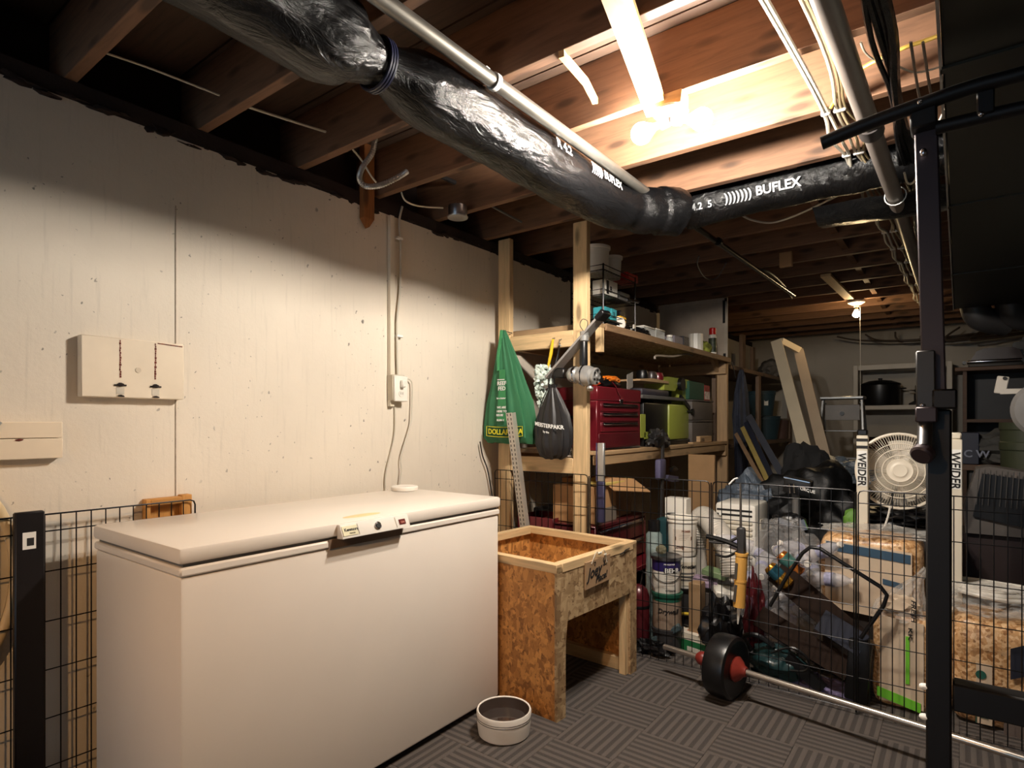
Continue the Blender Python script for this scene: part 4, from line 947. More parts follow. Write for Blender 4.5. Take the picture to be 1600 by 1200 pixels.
# ---- under the lower shelf
t = T('red_tool_cabinet', 'maroon rolling tool cabinet on the floor below the shelf', 'tool cabinet', (-1.8, 3.25, 0))
t.wp('carcass', G().box(-2.05, -1.625, 2.93, 3.60, .05, .10, .004).box(-2.05, -1.625, 2.93, 2.945, .10, .63, .003).box(-2.05, -1.625, 3.585, 3.60, .10, .63, .003).box(-2.05, -1.625, 2.93, 3.60, .615, .635, .003).box(-2.05, -2.04, 2.94, 3.59, .10, .62), m_maroon)
drawer_front(t, -1.63, 2.955, 3.575, .50, .610, m_maroon); drawer_front(t, -1.63, 2.955, 3.575, .385, .492, m_maroon)
t.wp('open_drawer', G().box(-1.95, -1.50, 2.955, 3.575, .352, .372, .003).box(-1.505, -1.495, 2.955, 3.575, .350, .376, .003), m_red)
for x in (-2.0, -1.68):
    for yy in (2.98, 3.55): t.wp('caster', G().lathe([(.008, -.012), (.025, -.012), (.025, .012), (.008, .012)], (x, yy, .025), (1, 0, 0), 14), m_black)
m_cd = mat((186, 142, 96), .8, 0, .08)
t = T('open_cardboard_box', 'open cardboard box with raised flaps on the maroon cabinet', 'box', (-1.78, 3.2, .636))
cb = t.wp('box_body', G().box(-1.94, -1.655, 2.98, 3.24, .637, .85, .003), m_cd); t.wp('tape_band', G().box(-1.6545, -1.6535, 2.98, 3.24, .637, .72), mat((128, 116, 104), .5))
t.wp('flap', G().beam((-1.66, 3.12, .86), (-1.57, 3.42, .83), .16, .005, (.5, 0, 1)), m_cd); t.wp('flap', G().beam((-1.90, 3.24, .85), (-1.85, 3.42, .84), .22, .005), m_cd)
t, a, b, c = boxish('second_cardboard_box', 'shadowed cardboard box behind the flapped one on the cabinet', 'box', -1.96, -1.68, 3.27, 3.50, .637, .82, mat((146, 116, 86), .8), .003)
one('yellow_sheet', G().beam((-1.72, 3.0, .868), (-1.72, 3.32, .866), .17, .01, (.1, 0, 1)).beam((-1.80, 3.2, .874), (-1.70, 3.50, .86), .05, .006), mat((220, 196, 110), .5), 'pale yellow folded sheet on the open cardboard box', 'sheet', (-1.72, 3.1, .866))
one('red_open_crate', G().box(-2.16, -1.90, 2.92, 2.926, .50, .655, .002).box(-2.16, -1.90, 3.15, 3.156, .50, .655, .002).box(-2.16, -2.154, 2.92, 3.156, .50, .655, .002).box(-1.906, -1.90, 2.92, 3.156, .50, .655, .002).box(-2.16, -1.90, 2.92, 3.156, .50, .506), m_red,
    'open red plastic crate behind the strand-board box', 'crate', (-2.03, 3.0, .5))
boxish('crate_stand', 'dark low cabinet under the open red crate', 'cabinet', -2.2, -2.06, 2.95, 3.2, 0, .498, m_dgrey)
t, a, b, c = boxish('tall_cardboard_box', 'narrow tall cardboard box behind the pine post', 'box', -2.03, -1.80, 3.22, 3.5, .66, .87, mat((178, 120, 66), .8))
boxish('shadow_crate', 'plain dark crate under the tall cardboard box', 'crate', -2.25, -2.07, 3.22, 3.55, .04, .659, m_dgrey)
t = T('spirit_level', 'long grey spirit level with a purple lower half upright by the post', 'spirit level', (-1.60, 2.92, .65))
q0, q1, q2 = at(940, 692, Y=2.93), at(940, 752, Y=2.93), at(939, 816, Y=2.93)
t.wp('grey_half', G().box(q0.x - .018, q0.x + .020, 2.915, 2.935, q1.z, q0.z, .002), m_galv); t.wp('purple_half', G().box(q0.x - .024, q0.x + .022, 2.913, 2.937, q2.z, q1.z - .001, .003), mat((56, 54, 84), .5)); t.wp('edge_line', G().box(q0.x - .026, q0.x - .0185, 2.912, 2.914, q1.z + .001, q0.z), mat((70, 66, 96), .5))
t = T('bar_clamp', 'upright bar clamp with grey-blue padded jaws hooked on the shelf', 'clamp', at(1035, 700, X=-1.58))
e = lambda x, yy: at(x, yy, X=-1.55)
t.wp('bar', G().beam(e(1036, 676), e(1033, 862), .012, .03, (0, 1, 0)), m_dgrey)
t.wp('jaw_pad', G().obox(e(1032, 733), (.04, .12, .13), (0, 0, .1), .012), mat((86, 82, 112), .6))
t.wp('jaw_handle', G().prism([(-.02, .01), (.14, -.01), (.15, -.045), (.03, -.04), (-.06, -.02)], -.02, .02, lambda p, q, h: e(1043, 744) + V((h, p, q))), mat((70, 68, 90), .6))
t.wp('trigger', G().blob(e(1052, 733), (.02, .06, .02), .3, 2, 3, 2), m_black)
t.wp('upper_jaw', G().obox(e(1030, 690), (.03, .10, .05), (.3, 0, 0), .008), m_black)
t = T('red_metal_cylinder', 'red metal cylinder with domed top standing by the bench leg', 'cylinder', (-1.405, 3.02, 0))
t.p('tank', G().lathe([(.01, 0), (.055, 0), (.058, .01), (.058, .27), (.045, .31), (.02, .33), (.01, .33)], n=28), m_maroon)
t.p('dark_band', G().lathe([(.0585, .21), (.0595, .212), (.0595, .225), (.0585, .227)], n=28, caps=False), m_black)
t.p('bent_rod', G().tube(bezier([(.01, 0, .33), (.03, -.01, .40), (.07, -.02, .39), (.11, -.02, .30)], 6), .004, 6), m_steel)

# ================================================================ buckets and cans
def spot(px, Y): return at(px, 660, Y=Y).x
def cyl_label(t, name, r, z0, z1, a0, a1, m, parent=None, n=14):
    g = G(); vs = []
    for z in (z0, z1):
        for k in range(n + 1):
            a = a0 + (a1 - a0) * k / n; vs.append((r * math.cos(a), r * math.sin(a), z))
    g.add(vs, [(k, k + 1, n + 2 + k, n + 1 + k) for k in range(n)]); return t.p(name, g, m, parent)
def cyl_write(t, s, size, r, a0, z, m, parent=None, **k):
    return write(t, s, size, lambda u, v, h: ((r + h) * math.cos(a0 + u / r), (r + h) * math.sin(a0 + u / r), z + v), m, parent, dense=.02, **k)
x = spot(1066, 3.27); FACE = -PI / 2 + .42     # the side turned to the camera
t = pail('white_bucket', 'large white bucket with printed triangle label on the stack of tubs', (x, 3.27, .475), .074, .080, .215, m_plastic)
cyl_label(t, 'printed_label', .0790, .03, .15, FACE - .75, FACE + .85, mat((214, 202, 186), .5))
g = G(); tri = [(-.045, .115), (.0, .055), (.05, .115), (.05, .095), (.0, .035), (-.045, .095)]
g.prism(tri, .0800, .0806, lambda p, q, h: (h * math.cos(FACE + p / .079), h * math.sin(FACE + p / .079), q)); t.p('label_chevron', g, mat((120, 84, 60), .5), smooth=False)
cyl_write(t, 'PRIMER', .015, .0796, FACE - .1, .135, mat((120, 70, 50), .5)); cyl_write(t, 'Low', .024, .0796, FACE - .6, .045, mat((70, 30, 24), .5))
for k in range(4): cyl_label(t, 'text_line', .0795, .118 - k * .009, .120 - k * .009, FACE - .3, FACE + .5 - .1 * k, mat((150, 130, 112), .5))
t = pail('white_tub', 'white tub lettered in script below the large bucket', (x + .012, 3.27, .295), .066, .069, .175, m_plastic, rim=False, cat='tub')
t2 = t; cyl_label(t, 'label_wrap', .0705, .02, .15, FACE - .9, FACE + .9, m_cream); cyl_write(t, 'Venetian', .030, .0712, FACE - .55, .115, m_ink, shear=.4)
for k in range(3): cyl_label(t, 'grey_band', .0709, .045 + k * .018, .055 + k * .018, FACE - .75, FACE + .8, m_grey)
pail('black_pail', 'dark pail at the bottom of the white tub stack', (x + .012, 3.27, 0), .068, .072, .292, m_dgrey, m_black, rim=False)
x = spot(1040, 3.05)
t = pail('paint_can', 'white paint can with a dark purple top band and wire handle', (x, 3.06, .315), .074, .074, .185, m_plastic, m_steel, 'paint can', rim=False)
cyl_label(t, 'purple_band', .0752, .115, .178, 0, 2 * PI, mat((44, 34, 92), .4), n=36); cyl_label(t, 'black_block', .0760, .108, .135, FACE - .2, FACE + .75, m_ink)
cyl_write(t, 'BEHR', .034, .0764, FACE - .14, .111, m_wtxt); cyl_write(t, 'PREMIUM PLUS', .009, .0762, FACE - .2, .152, m_wtxt)
for k in range(5): cyl_label(t, 'text_line', .0752, .09 - k * .012, .0925 - k * .012, FACE - .15, FACE + .6 - .07 * (k % 2), mat((150, 140, 126), .5))
cyl_write(t, 'INTERIOR', .013, .0756, FACE - .1, .012, m_grey)
t.p('bail_handle', G().tube([(.0785 * math.cos(a), .0785 * math.sin(a), .12 - .06 * math.sin((a - FACE + PI / 2) / PI * PI)) for a in [FACE - PI / 2 + k * PI / 18 for k in range(19)]], .0018, 5), m_black)
t = pail('paint_can', 'paint can with a green rim and drywall label under the purple-topped can', (x + .004, 3.06, .125), .075, .075, .182, mat((150, 130, 112), .5), mat((30, 84, 66), .4), 'paint can', rim=False)
cyl_label(t, 'green_band', .0762, .145, .178, 0, 2 * PI, mat((34, 92, 74), .4), n=36); cyl_write(t, 'Drywall', .036, .0766, FACE - .7, .085, m_ink, shear=.2)
pail('paint_can', 'plain dark can on the floor at the bottom of the paint stack', (x + .004, 3.06, 0), .074, .074, .117, m_dgrey, m_dgrey, 'paint can', rim=False)
x = spot(1041, 3.22)
t = T('teal_jug', 'teal plastic jug behind the paint cans', 'jug', (x - .02, 3.34, 0)); t.p('jug_body', G().box(-.075, .055, -.05, .05, 0, .66, .015), mat((30, 62, 66), .4)); t.p('cap', G().lathe([(.022, .66), (.022, .69), (.01, .69)], n=16), m_black)
t = T('clear_canister', 'cloudy clear canister between the cabinet and the teal jug', 'canister', (spot(1022, 3.2), 3.2, 0)); t.p('canister_body', G().lathe([(.01, 0), (.045, 0), (.045, .58), (.03, .60), (.01, .6)], n=20), film_mat((160, 180, 176), .4, .3, 'cloudy_plastic')); t.p('lid', G().lathe([(.034, .601), (.034, .66), (.01, .66)], n=16), m_black)
clump('sponge_block', 'small olive sponge on top of the purple-topped paint can', 'sponge', (spot(1032, 3.04), 3.05, .532), (.028, .025, .026), mat((110, 106, 84), .9), 3, .2)
t = T('white_carton', 'small white carton on top of the large bucket', 'box', (spot(1058, 3.4), 3.40, .60)); t.p('carton_body', G().box(-.06, .07, -.04, .04, .0, .175, .003), m_plastic); t.p('arch_logo', G().tube([(.005 + .035 * math.cos(a), -.041, .04 + .012 * math.sin(a)) for a in [k * PI / 10 for k in range(11)]], .004, 5), m_ink)
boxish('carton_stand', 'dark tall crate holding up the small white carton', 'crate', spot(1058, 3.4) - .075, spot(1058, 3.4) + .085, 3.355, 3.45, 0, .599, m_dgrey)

# flexible hose and air conditioner
t = T('flexible_vent_hose', 'wide white ribbed vent hose curling beside the air conditioner', 'hose', at(1088, 880, Y=3.45))
P = bezier([at(1090, 905, Y=3.5), at(1087, 845, Y=3.52), at(1097, 808, Y=3.5), at(1118, 826, Y=3.38), at(1140, 862, Y=3.26), at(1146, 900, Y=3.22)], 22)
t.wp('ribbed_hose', G().tube(P, .06, 22, rr=[.060 + .0035 * (k % 2) for k in range(len(P))]), mat((200, 192, 180), .4, .1, .06, 30))
AX0, AX1 = at(1117, 800, Y=3.56).x, at(1181, 800, Y=3.56).x
t = T('air_conditioner', 'white portable air conditioner with dark top slots', 'air conditioner', ((AX0 + AX1) / 2, 3.68, 0))
w2 = (AX1 - AX0) / 2
t.p('housing', G().box(-w2, w2, -.12, .16, .02, .745, .02), m_plastic)
for z in (.700, .672): t.p('outlet_slot', G().box(-w2 + .012, w2 - .02, -.1225, -.118, z, z + .011), m_ink)
for k in range(7): t.p('louver', G().box(-w2 + .01, w2 - .018, -.128, -.119, .625 - k * .032, .645 - k * .032, .004), m_cream)
t.p('side_grip', G().box(w2 - .001, w2 + .004, -.03, .06, .58, .65, .004), m_cream); t.p('grip_hollow', G().box(w2 + .003, w2 + .005, -.015, .045, .595, .635), m_grey)
t.p('knob', G().lathe([(.008, 0), (.009, .006), (.004, .007)], (-w2 + .035, -.1225, .678), (0, -1, 0), 12), m_wtxt)
q = at(1178, 775, Y=4.15)
one('blue_plastic_bag', G().blob((q.x - .01, 4.15, q.z - .16), (.23, .2, .29), .3, 2.2, 6, 5, -.9), crumple_mat((88, 98, 110), 'pale_blue_plastic', .9, .3, (1, 1, 1), 9), 'large stuffed pale blue plastic bag behind the air conditioner', 'bag', (q.x, 4.15, q.z - .42))
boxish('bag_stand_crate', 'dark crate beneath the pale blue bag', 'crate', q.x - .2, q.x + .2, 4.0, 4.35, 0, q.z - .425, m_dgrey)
t, a, b, c = boxish('folded_cardboard', 'brown cardboard sheet leaning behind the vent hose', 'cardboard', at(1075, 800, Y=4.0).x, at(1116, 800, Y=4.0).x, 4.0, 4.03, 0, 1.0, mat((150, 116, 78), .8))

# ================================================================ wire pen across the room
FP = [(-2.24, 2.79), (-1.60, 2.815), (-.955, 2.86), (-.345, 2.845), (.27, 2.86), (.90, 2.80)]
t = T('wire_exercise_pen', 'black wire pet pen panels fencing off the cluttered end of the room', 'fence', (-.6, 2.83, 0))
for A, B in zip(FP, FP[1:]):
    d = (V(B) - V(A)).normalized() * .008
    wire_panel(t, (A[0] + d.x, A[1] + d.y, 0), (B[0] - d.x, B[1] - d.y, 0))
for A in FP[1:-1]:
    t.wp('hinge_rod', G().rod((A[0], A[1], .01), (A[0], A[1], .93), .0035, 8), m_black_wire)
one('white_hook', G().tube(bezier([at(1139, 757, Y=2.83), at(1147, 749, Y=2.83), at(1153, 747, Y=2.83)], 5), .004, 6), m_wtxt, 'short bent white hook on top of the wire pen', 'hook', at(1147, 750, Y=2.83))

# caulking gun on the fence
t = T('caulking_gun', 'yellow-barrelled caulking gun hanging on the wire pen', 'caulking gun', at(1157, 868, Y=2.80))
C_ = lambda x, y, Y=2.805: at(x, y, Y=Y)
m_yel = mat((216, 162, 80), .4, 0, .05)
t.wp('barrel', G().rod(C_(1159, 866), C_(1155, 948), .0265, 20), m_yel)
t.wp('cradle_slot', G().beam(C_(1151, 880, 2.779), C_(1149, 905, 2.779), .012, .004, (0, 1, 0)).beam(C_(1150, 914, 2.779), C_(1147, 940, 2.779), .012, .004, (0, 1, 0)), mat((70, 64, 56), .6))
t.wp('barrel_ring', G().rod(C_(1159, 864), C_(1159, 868), .029, 20), m_yel); t.wp('barrel_ring', G().rod(C_(1157, 906), C_(1157, 909), .028, 20), m_yel)
t.wp('nozzle', G().rod(C_(1155, 948), C_(1153, 975), .011, 12, .003), m_plastic)
t.wp('body_casting', G().beam(C_(1158, 824), C_(1159, 866), .036, .03, (0, 1, 0), .006), m_dgrey)
t.wp('grip_handle', G().tube(bezier([C_(1156, 855), C_(1140, 848), C_(1122, 842), C_(1104, 838)], 5), .011, 8), m_black)
t.wp('trigger', G().tube(bezier([C_(1156, 838), C_(1140, 846), C_(1125, 848), C_(1108, 846)], 5), .007, 8), m_dgrey)
t.wp('trigger', G().tube(bezier([C_(1152, 862), C_(1135, 870), C_(1118, 866)], 5), .006, 8), m_black)
t.wp('plunger_rod', G().rod(C_(1157, 755), C_(1158, 826), .0045, 8), m_steel)

# ================================================================ bag of recycling
REC = 'empties in the recycling bag'
bc = V((-.72, 3.24, 0))
def bottle_proto():
    t = T('plastic_bottle', 'clear plastic drink bottle in the recycling bag', 'bottle', (0, 0, 0), 0, REC)
    t.p('bottle_body', G().lathe([(.002, 0), (.026, 0), (.032, .006), (.032, .06), (.030, .066), (.032, .072), (.032, .13), (.026, .155), (.013, .18), (.013, .195)], n=16), film_mat((226, 222, 224), .55, .06, 'bottle_plastic'))
    t.p('cap', G().lathe([(.014, .192), (.0145, .205), (.004, .205)], n=12), m_white); t.p('paper_label', G().lathe([(.0325, .078), (.0325, .115)], n=16, caps=False), mat((150, 150, 176), .5, 0, .4, 40)); return t.e
pb = bottle_proto(); first = True
pts_b = []
R.seed(5)
for k in range(34):
    for _ in range(60):
        p = V((bc.x + R.uniform(-.15, .15), 3.24 + R.uniform(-.12, .14), .06 + R.uniform(0, .54)))
        if all((p - q_).length > .062 for q_ in pts_b): break
    pts_b.append(p)
for k, p in enumerate(pts_b):
    o = pb if k == 0 else copy_tree(pb)
    o.rotation_euler = (R.uniform(.9, 2.2), R.uniform(-.5, .5), R.uniform(0, 6.28)); o.location = p
m_can1, m_can2 = mat((196, 140, 50), .2, .8, .15, 30), mat((70, 130, 150), .2, .8, .25, 30)
def can_at(label, p, e_, mA, mB):
    t = T('drink_can', label, 'drink can', p)
    t.p('can_shell', G().lathe([(.01, .004), (.024, 0), (.033, .008), (.033, .108), (.027, .120), (.026, .123), (.01, .118)], n=24), mA)
    t.p('colour_band', G().lathe([(.0334, .058), (.0334, .108)], n=24, caps=False), mB); t.e.rotation_euler = e_
can_at('gold and teal drink can lowest in the recycling bag front', at(1234, 915, Y=3.02), (0, -.85, .15), m_can1, m_can2)
can_at('orange and teal drink can above the gold one in the bag', at(1252, 896, Y=3.08), (0, -.85, .15), mat((206, 120, 50), .25, .7, .1), mat((90, 140, 130), .3, .5, .3, 60))
t = T('recycling_bag', 'big clear bag full of empty bottles and cans behind the pen', 'bag', (bc.x, 3.24, 0))
t.p('clear_sack', G().blob((0, .02, .34), (.215, .19, .37), .22, 2.6, 4, 5, -.92), film_mat((232, 228, 224), .88, .08, 'sack_film'))
for k, (x0, z0) in enumerate(((-.12, .66), (.03, .70), (.12, .62))): pass

# ================================================================ bales of shavings
def bale(name, label, x0, x1, y0, y1, z0, z1, seed, labelpanel=True, rz=0):
    t = T(name, label, 'bale', ((x0 + x1) / 2, (y0 + y1) / 2, z0), rz)
    w_, d_, h_ = (x1 - x0) / 2, (y1 - y0) / 2, z1 - z0
    bm = bmesh.new(); bmesh.ops.create_cube(bm, size=1); bmesh.ops.subdivide_edges(bm, edges=bm.edges[:], cuts=11, use_grid_fill=True)
    g = G()
    for q in bm.verts:
        p = q.co * 2; s = V([math.copysign(abs(c) ** 1.0, c) for c in p])
        k = (abs(s.x) ** 7 + abs(s.y) ** 7 + abs(s.z) ** 7) ** (1 / 7); s = s / k
        nz = 1 + .045 * noise.noise(p * 1.7 + V((seed, 0, 0))) + .02 * noise.noise(p * 6 + V((0, seed, 0)))
        q.co = V((s.x * w_ * nz, s.y * d_ * nz, h_ / 2 + s.z * h_ / 2 * (nz if s.z > -.5 else 1)))
    bm.verts.index_update(); g.add([q.co for q in bm.verts], [[q.index for q in f.verts] for f in bm.faces]); bm.free()
    t.p('shavings_block', g, m_shav); return t, w_, d_, h_
def bale_panel(t, name, x0, x1, z0, z1, y, m, skew=0, parent=None, th=.003):
    return t.p(name, G().prism([(x0, z0), (x1, z0 - skew), (x1, z1 - skew), (x0, z1)], y, y + th, lambda p, q, h: (p, h, q)), m, parent, smooth=False)
m_blab = mat((206, 184, 158), .5, 0, .08, 10); m_bblue = mat((54, 78, 98), .45); m_bgrn = mat((110, 190, 50), .5)
X0, X1 = at(1277, 890, Y=3.2).x, at(1442, 890, Y=3.2).x
t, a, b, c = bale('shavings_bale', 'large bale of wood shavings with two blue stripes on its label', X0, X1, 3.2, 3.52, .325, .685, 1)
bale_panel(t, 'label_sheet', -a + .035, a - .04, .01, c - .03, -b - .006, m_blab, .02)
bale_panel(t, 'blue_stripe', -a + .04, a - .045, c - .075, c - .035, -b - .009, m_bblue, .025); bale_panel(t, 'blue_stripe', .06, a - .075, c - .205, c - .18, -b - .009, m_bblue, .012)
boxish('lower_crate', 'dark low crate under the blue-striped shavings bale', 'crate', X0 + .02, X1 - .02, 3.22, 3.5, 0, .324, mat((34, 27, 24), .7))
one('bale_wrap', G().blob(((X0 + X1) / 2, 3.36, .69), (.2, .15, .03), .5, 3, 8, 4, -.6), m_bag_film, 'clear film bunched on top of the blue-striped bale', 'film', ((X0 + X1) / 2, 3.36, .68))
X0, X1 = at(1362, 1000, Y=3.0).x, at(1462, 1000, Y=3.0).x
t, a, b, c = bale('shavings_bale', 'upright shavings bale with green bands and gathered bag top', X0, X1, 3.0, 3.18, .0, .40, 5)
bale_panel(t, 'label_sheet', -a + .03, a - .04, .03, c - .01, -b - .004, m_blab, .01)
bale_panel(t, 'green_band', -a + .02, a - .05, .045, .085, -b - .008, m_bgrn, .035); bale_panel(t, 'green_stripe', .01, .024, .12, .32, -b - .008, m_bgrn)
t.p('gathered_top', fold_bag(G(), (-.01, -.01, .38), [(0, a * .95, b * .95, 0), (.04, a * .85, b * .7, 0), (.10, a * .5, b * .4, .02), (.17, a * .16, b * .3, .06), (.22, a * .1, b * .2, .09)], 48, 9, .12, 2), m_bag_film)
t.p('crumpled_label', G().blob((-.01, -b * .6, c + .035), (a * .62, .03, .045), .45, 3, 7, 3), m_blab)
write(t, 'FRESH', .045, lambda u, v, h: (.03 + v * .5, -b * .6 - .036 - h, c + .075 - u * .75), m_ink, shear=.2)
write(t, 'KK', .04, lambda u, v, h: (.02 + v * .5, -b - .010 - h, c - .04 - u), m_ink)
X0, X1 = at(1484, 1000, Y=3.02).x, at(1640, 1000, Y=3.02).x
t, a, b, c = bale('shavings_bale', 'shavings bale with round green seal beside the black rack upright', X0, X1, 3.02, 3.32, .0, .43, 9)
bale_panel(t, 'label_sheet', -a + .085, -a + .135, .02, .26, -b - .006, m_blab)
m_dkg = mat((28, 84, 70), .5)
t.p('green_seal', G().lathe([(.017, 0), (.017, .002)], (-a + .10, -b - .007, .215), (0, -1, 0), 24), m_dkg); t.p('green_tab', G().box(-a + .098, -a + .122, -b - .009, -b - .006, .045, .10), m_dkg); t.p('edge_line', G().box(-a + .083, -a + .087, -b - .008, -b - .005, .02, .14), m_dkg)
bale_panel(t, 'navy_panel', -a + .19, a - .02, .22, .34, -b - .012, m_navy, -.05)
bale_panel(t, 'grey_panel', -a + .17, a - .02, .0, .17, -b - .010, mat((96, 84, 78), .6))
one('clear_film_wrap', G().blob((X0 + .15, 3.18, .47), (.18, .12, .07), .4, 2.5, 3, 4, -.6), m_bag_film, 'clear film rising over the bale beside the rack upright', 'film', (X0 + .15, 3.2, .43))
c0 = at(1548, 918, Y=3.30)
t = T('coiled_white_hose', 'white flat coil of hose lying on the bale behind the rack', 'hose', (c0.x, 3.33, c0.z - .03))
for k in range(3): t.p('hose_coil', G().tube([(.125 * math.cos(a_) * (1 - .05 * k), .10 * math.sin(a_) * (1 - .05 * k), .0 + k * .016 + .006 * math.sin(a_ * 2 + k)) for a_ in [q_ * 2 * PI / 40 for q_ in range(40)]], .010, 8, True), m_plastic)
t.p('inner_disc', G().lathe([(.10, .03), (.1, .034), (.001, .034)], n=36), m_plastic)

# ================================================================ clutter behind the pen
def Q(x, y, Y): return at(x, y, Y=Y)
t = T('black_tube_frame', 'black bent tube handle frame behind the pen in front of the bale', 'frame', Q(1290, 950, 2.95))
pth = [Q(1203, 947, 2.93), Q(1230, 900, 2.93), Q(1254, 864, 2.93), Q(1266, 855, 2.93), Q(1281, 857, 2.93), Q(1330, 888, 2.93), Q(1376, 917, 2.93), Q(1386, 930, 2.93), Q(1381, 946, 2.93), Q(1345, 997, 2.94)]
t.wp('tube_handle', G().tube(pth, .0085, 10), m_black)
t.wp('foot_block', G().obox(Q(1342, 1045, 2.98), (.09, .07, .27), (0, .08, 0), .01), m_black)
m_dkb = wood((42, 32, 27), 'x', .95, .7, False); m_dkb.node_tree.nodes['Principled BSDF'].inputs['Specular IOR Level'].default_value = .1
one('dark_plank', G().beam(Q(1212, 892, 3.04), Q(1345, 1005, 2.99), .115, .022, (0, -1, .5)), m_dkb, 'dark brown plank slanting down beneath the recycling bag', 'plank', Q(1270, 940, 3.0))
one('dark_plank', G().beam(Q(1185, 962, 3.02), Q(1328, 1048, 2.97), .10, .022, (0, -1, .6)), m_dkb, 'second dark plank slanting lower, above the purple cloth', 'plank', Q(1250, 1000, 3.0))
one('navy_panel_board', G().beam(Q(1282, 968, 2.99), Q(1350, 1010, 2.96), .10, .015, (0, -1, .4)), m_navy, 'dark blue panel between the two slanting planks', 'panel', Q(1320, 985, 3.0))
t, a, b, c = boxish('green_food_carton', 'green and white carton lying on the floor behind the pen', 'box', spot(1043, 3.10) , spot(1043, 3.10) + .235, 3.09, 3.21, .0, .095, mat((34, 104, 60), .45), .003, rz=-.22)
t.p('white_top', G().box(-a, a, -b, b, .0955, .0975), mat((226, 214, 196), .5)); t.p('white_panel', G().box(-a + .005, a, -b - .001, -b, .062, .0945), mat((216, 206, 186), .5)); t.p('white_panel', G().box(.01, a - .004, -b - .001, -b, .006, .03), mat((206, 200, 186), .5))
t.p('round_seal', G().tube([(-a + .045 + .028 * math.cos(k * PI / 12), .01 + .028 * math.sin(k * PI / 12), .0982) for k in range(24)], .0016, 5, True), m_grey)
t.p('food_picture', G().blob((.0, -.005, .098), (.022, .022, .0015), .3, 2, 4, 2).blob((.055, -.005, .098), (.02, .02, .0015), .3, 2, 6, 2), mat((206, 120, 80), .6, 0, .3, 60))
write(t, 'FRESH', .022, lambda u, v, h: (-a + .008 + u, -b - .0015 - h, .036 + v), m_wtxt)
write(t, 'ORIGINAL', .012, lambda u, v, h: (-a + .012 + u, -b - .0015 - h, .018 + v), m_wtxt)
q = Q(1128, 950, 3.12); clump('black_nylon_bag', 'black nylon bag heaped behind the caulking gun', 'bag', (q.x, 3.12, .14), (.10, .09, .16), m_black, 14, .4)
q = Q(1080, 946, 3.2)
t = T('yellow_black_saw', 'yellow and black hand tool behind the green carton', 'tool', (q.x, 3.2, .1)); t.p('tool_body', G().blob((0, 0, .03), (.10, .04, .04), .3, 2, 3, 3), m_black); t.p('yellow_trim', G().tube(bezier([(-.08, -.035, .05), (-.03, -.045, .075), (.03, -.045, .08), (.08, -.035, .07)], 6), .008, 6), mat((214, 180, 50), .4))
boxish('tool_stand', 'low dark case under the yellow and black tool', 'case', q.x - .12, q.x + .12, 3.24, 3.30, 0, .12, m_dgrey)
q = Q(1035, 975, 3.02); t = T('utility_knife', 'grey-green tool with yellow handle lying beside the paint stack', 'tool', (q.x, 3.0, .0)); t.p('tool_shaft', G().beam((-.07, 0, .03), (.10, .02, .15), .03, .035, (0, 0, 1), .006), mat((60, 76, 80), .5)); t.p('yellow_grip', G().beam((-.11, -.02, .015), (-.03, .0, .05), .02, .02, (0, 0, 1), .005), mat((190, 160, 80), .5))
clump('black_cable_heap', 'heap of black cables on the floor by the red cylinder', 'cable', (Q(1020, 1000, 2.98).x, 2.97, .03), (.10, .06, .035), m_black, 44, .6)
one('red_cloth', G().blob((Q(1178, 950, 3.05).x, 3.06, .27), (.045, .04, .19), .45, 2.5, 6, 4, -.9), m_maroon, 'dark red cloth hanging beside the caulking gun', 'cloth', (Q(1178, 950, 3.05).x, 3.06, .1))
q = Q(1215, 1008, 3.0)
t = T('teal_power_tool', 'dark teal garden power tool lying on the floor', 'power tool', (q.x, 2.98, .0)); t.p('motor_body', G().blob((0, 0, .10), (.12, .07, .075), .3, 1.6, 5, 4), mat((22, 50, 52), .35)); t.p('front_handle', G().tube(bezier([(-.10, -.05, .14), (-.13, -.06, .2), (-.07, -.06, .22), (0, -.05, .18)], 6), .012, 8), m_black); t.p('blade_cover', G().beam((.05, -.03, .14), (.20, -.03, .03), .03, .05), m_black)
one('black_power_cable', G().tube(bezier([Q(1195, 1035, 2.95), Q(1225, 1045, 2.93), Q(1258, 1048, 2.92), Q(1262, 1030, 2.93), Q(1238, 1012, 2.93), Q(1205, 1020, 2.93)], 8), .006, 6), m_black, 'black cable looped in front of the teal tool', 'cable', Q(1230, 1040, 2.93))
t = T('red_hand_tool', 'red and black hand tool on the floor by the weight plates', 'tool', at(1190, 1050, Z=0)); t.p('tool_body', G().rod((-.05, 0, .025), (.045, .01, .025), .022, 14), m_black); t.p('red_end', G().blob((.065, .015, .028), (.035, .026, .026), .2, 2, 2, 3), mat((150, 40, 30), .35))
q = at(1262, 1068, Z=0)
g = G(); nx, ny = 26, 16; vs = []
for i in range(nx):
    for j in range(ny):
        u, v = i / (nx - 1) - .5, j / (ny - 1) - .5; e_ = 1 - .35 * noise.noise(V((u * 4, v * 4, 1)))
        vs.append((q.x + u * .40 * e_, q.y + .02 + v * .16 * e_ - u * .05, .012 + .022 * abs(noise.noise(V((u * 9, v * 9, 4)))) + .01 * noise.noise(V((u * 20, v * 20, 4)))))
top = len(vs); vs += [(x_, y_, .004) for x_, y_, z_ in vs]
fs = [(i * ny + j, (i + 1) * ny + j, (i + 1) * ny + j + 1, i * ny + j + 1) for i in range(nx - 1) for j in range(ny - 1)]
fs += [tuple(k + top for k in f)[::-1] for f in fs]; bd = [i * ny for i in range(nx)] + [(nx - 1) * ny + j for j in range(1, ny)] + [i * ny + ny - 1 for i in range(nx - 2, -1, -1)] + [j for j in range(ny - 2, 0, -1)]
fs += [(bd[k], bd[(k + 1) % len(bd)], bd[(k + 1) % len(bd)] + top, bd[k] + top) for k in range(len(bd))]
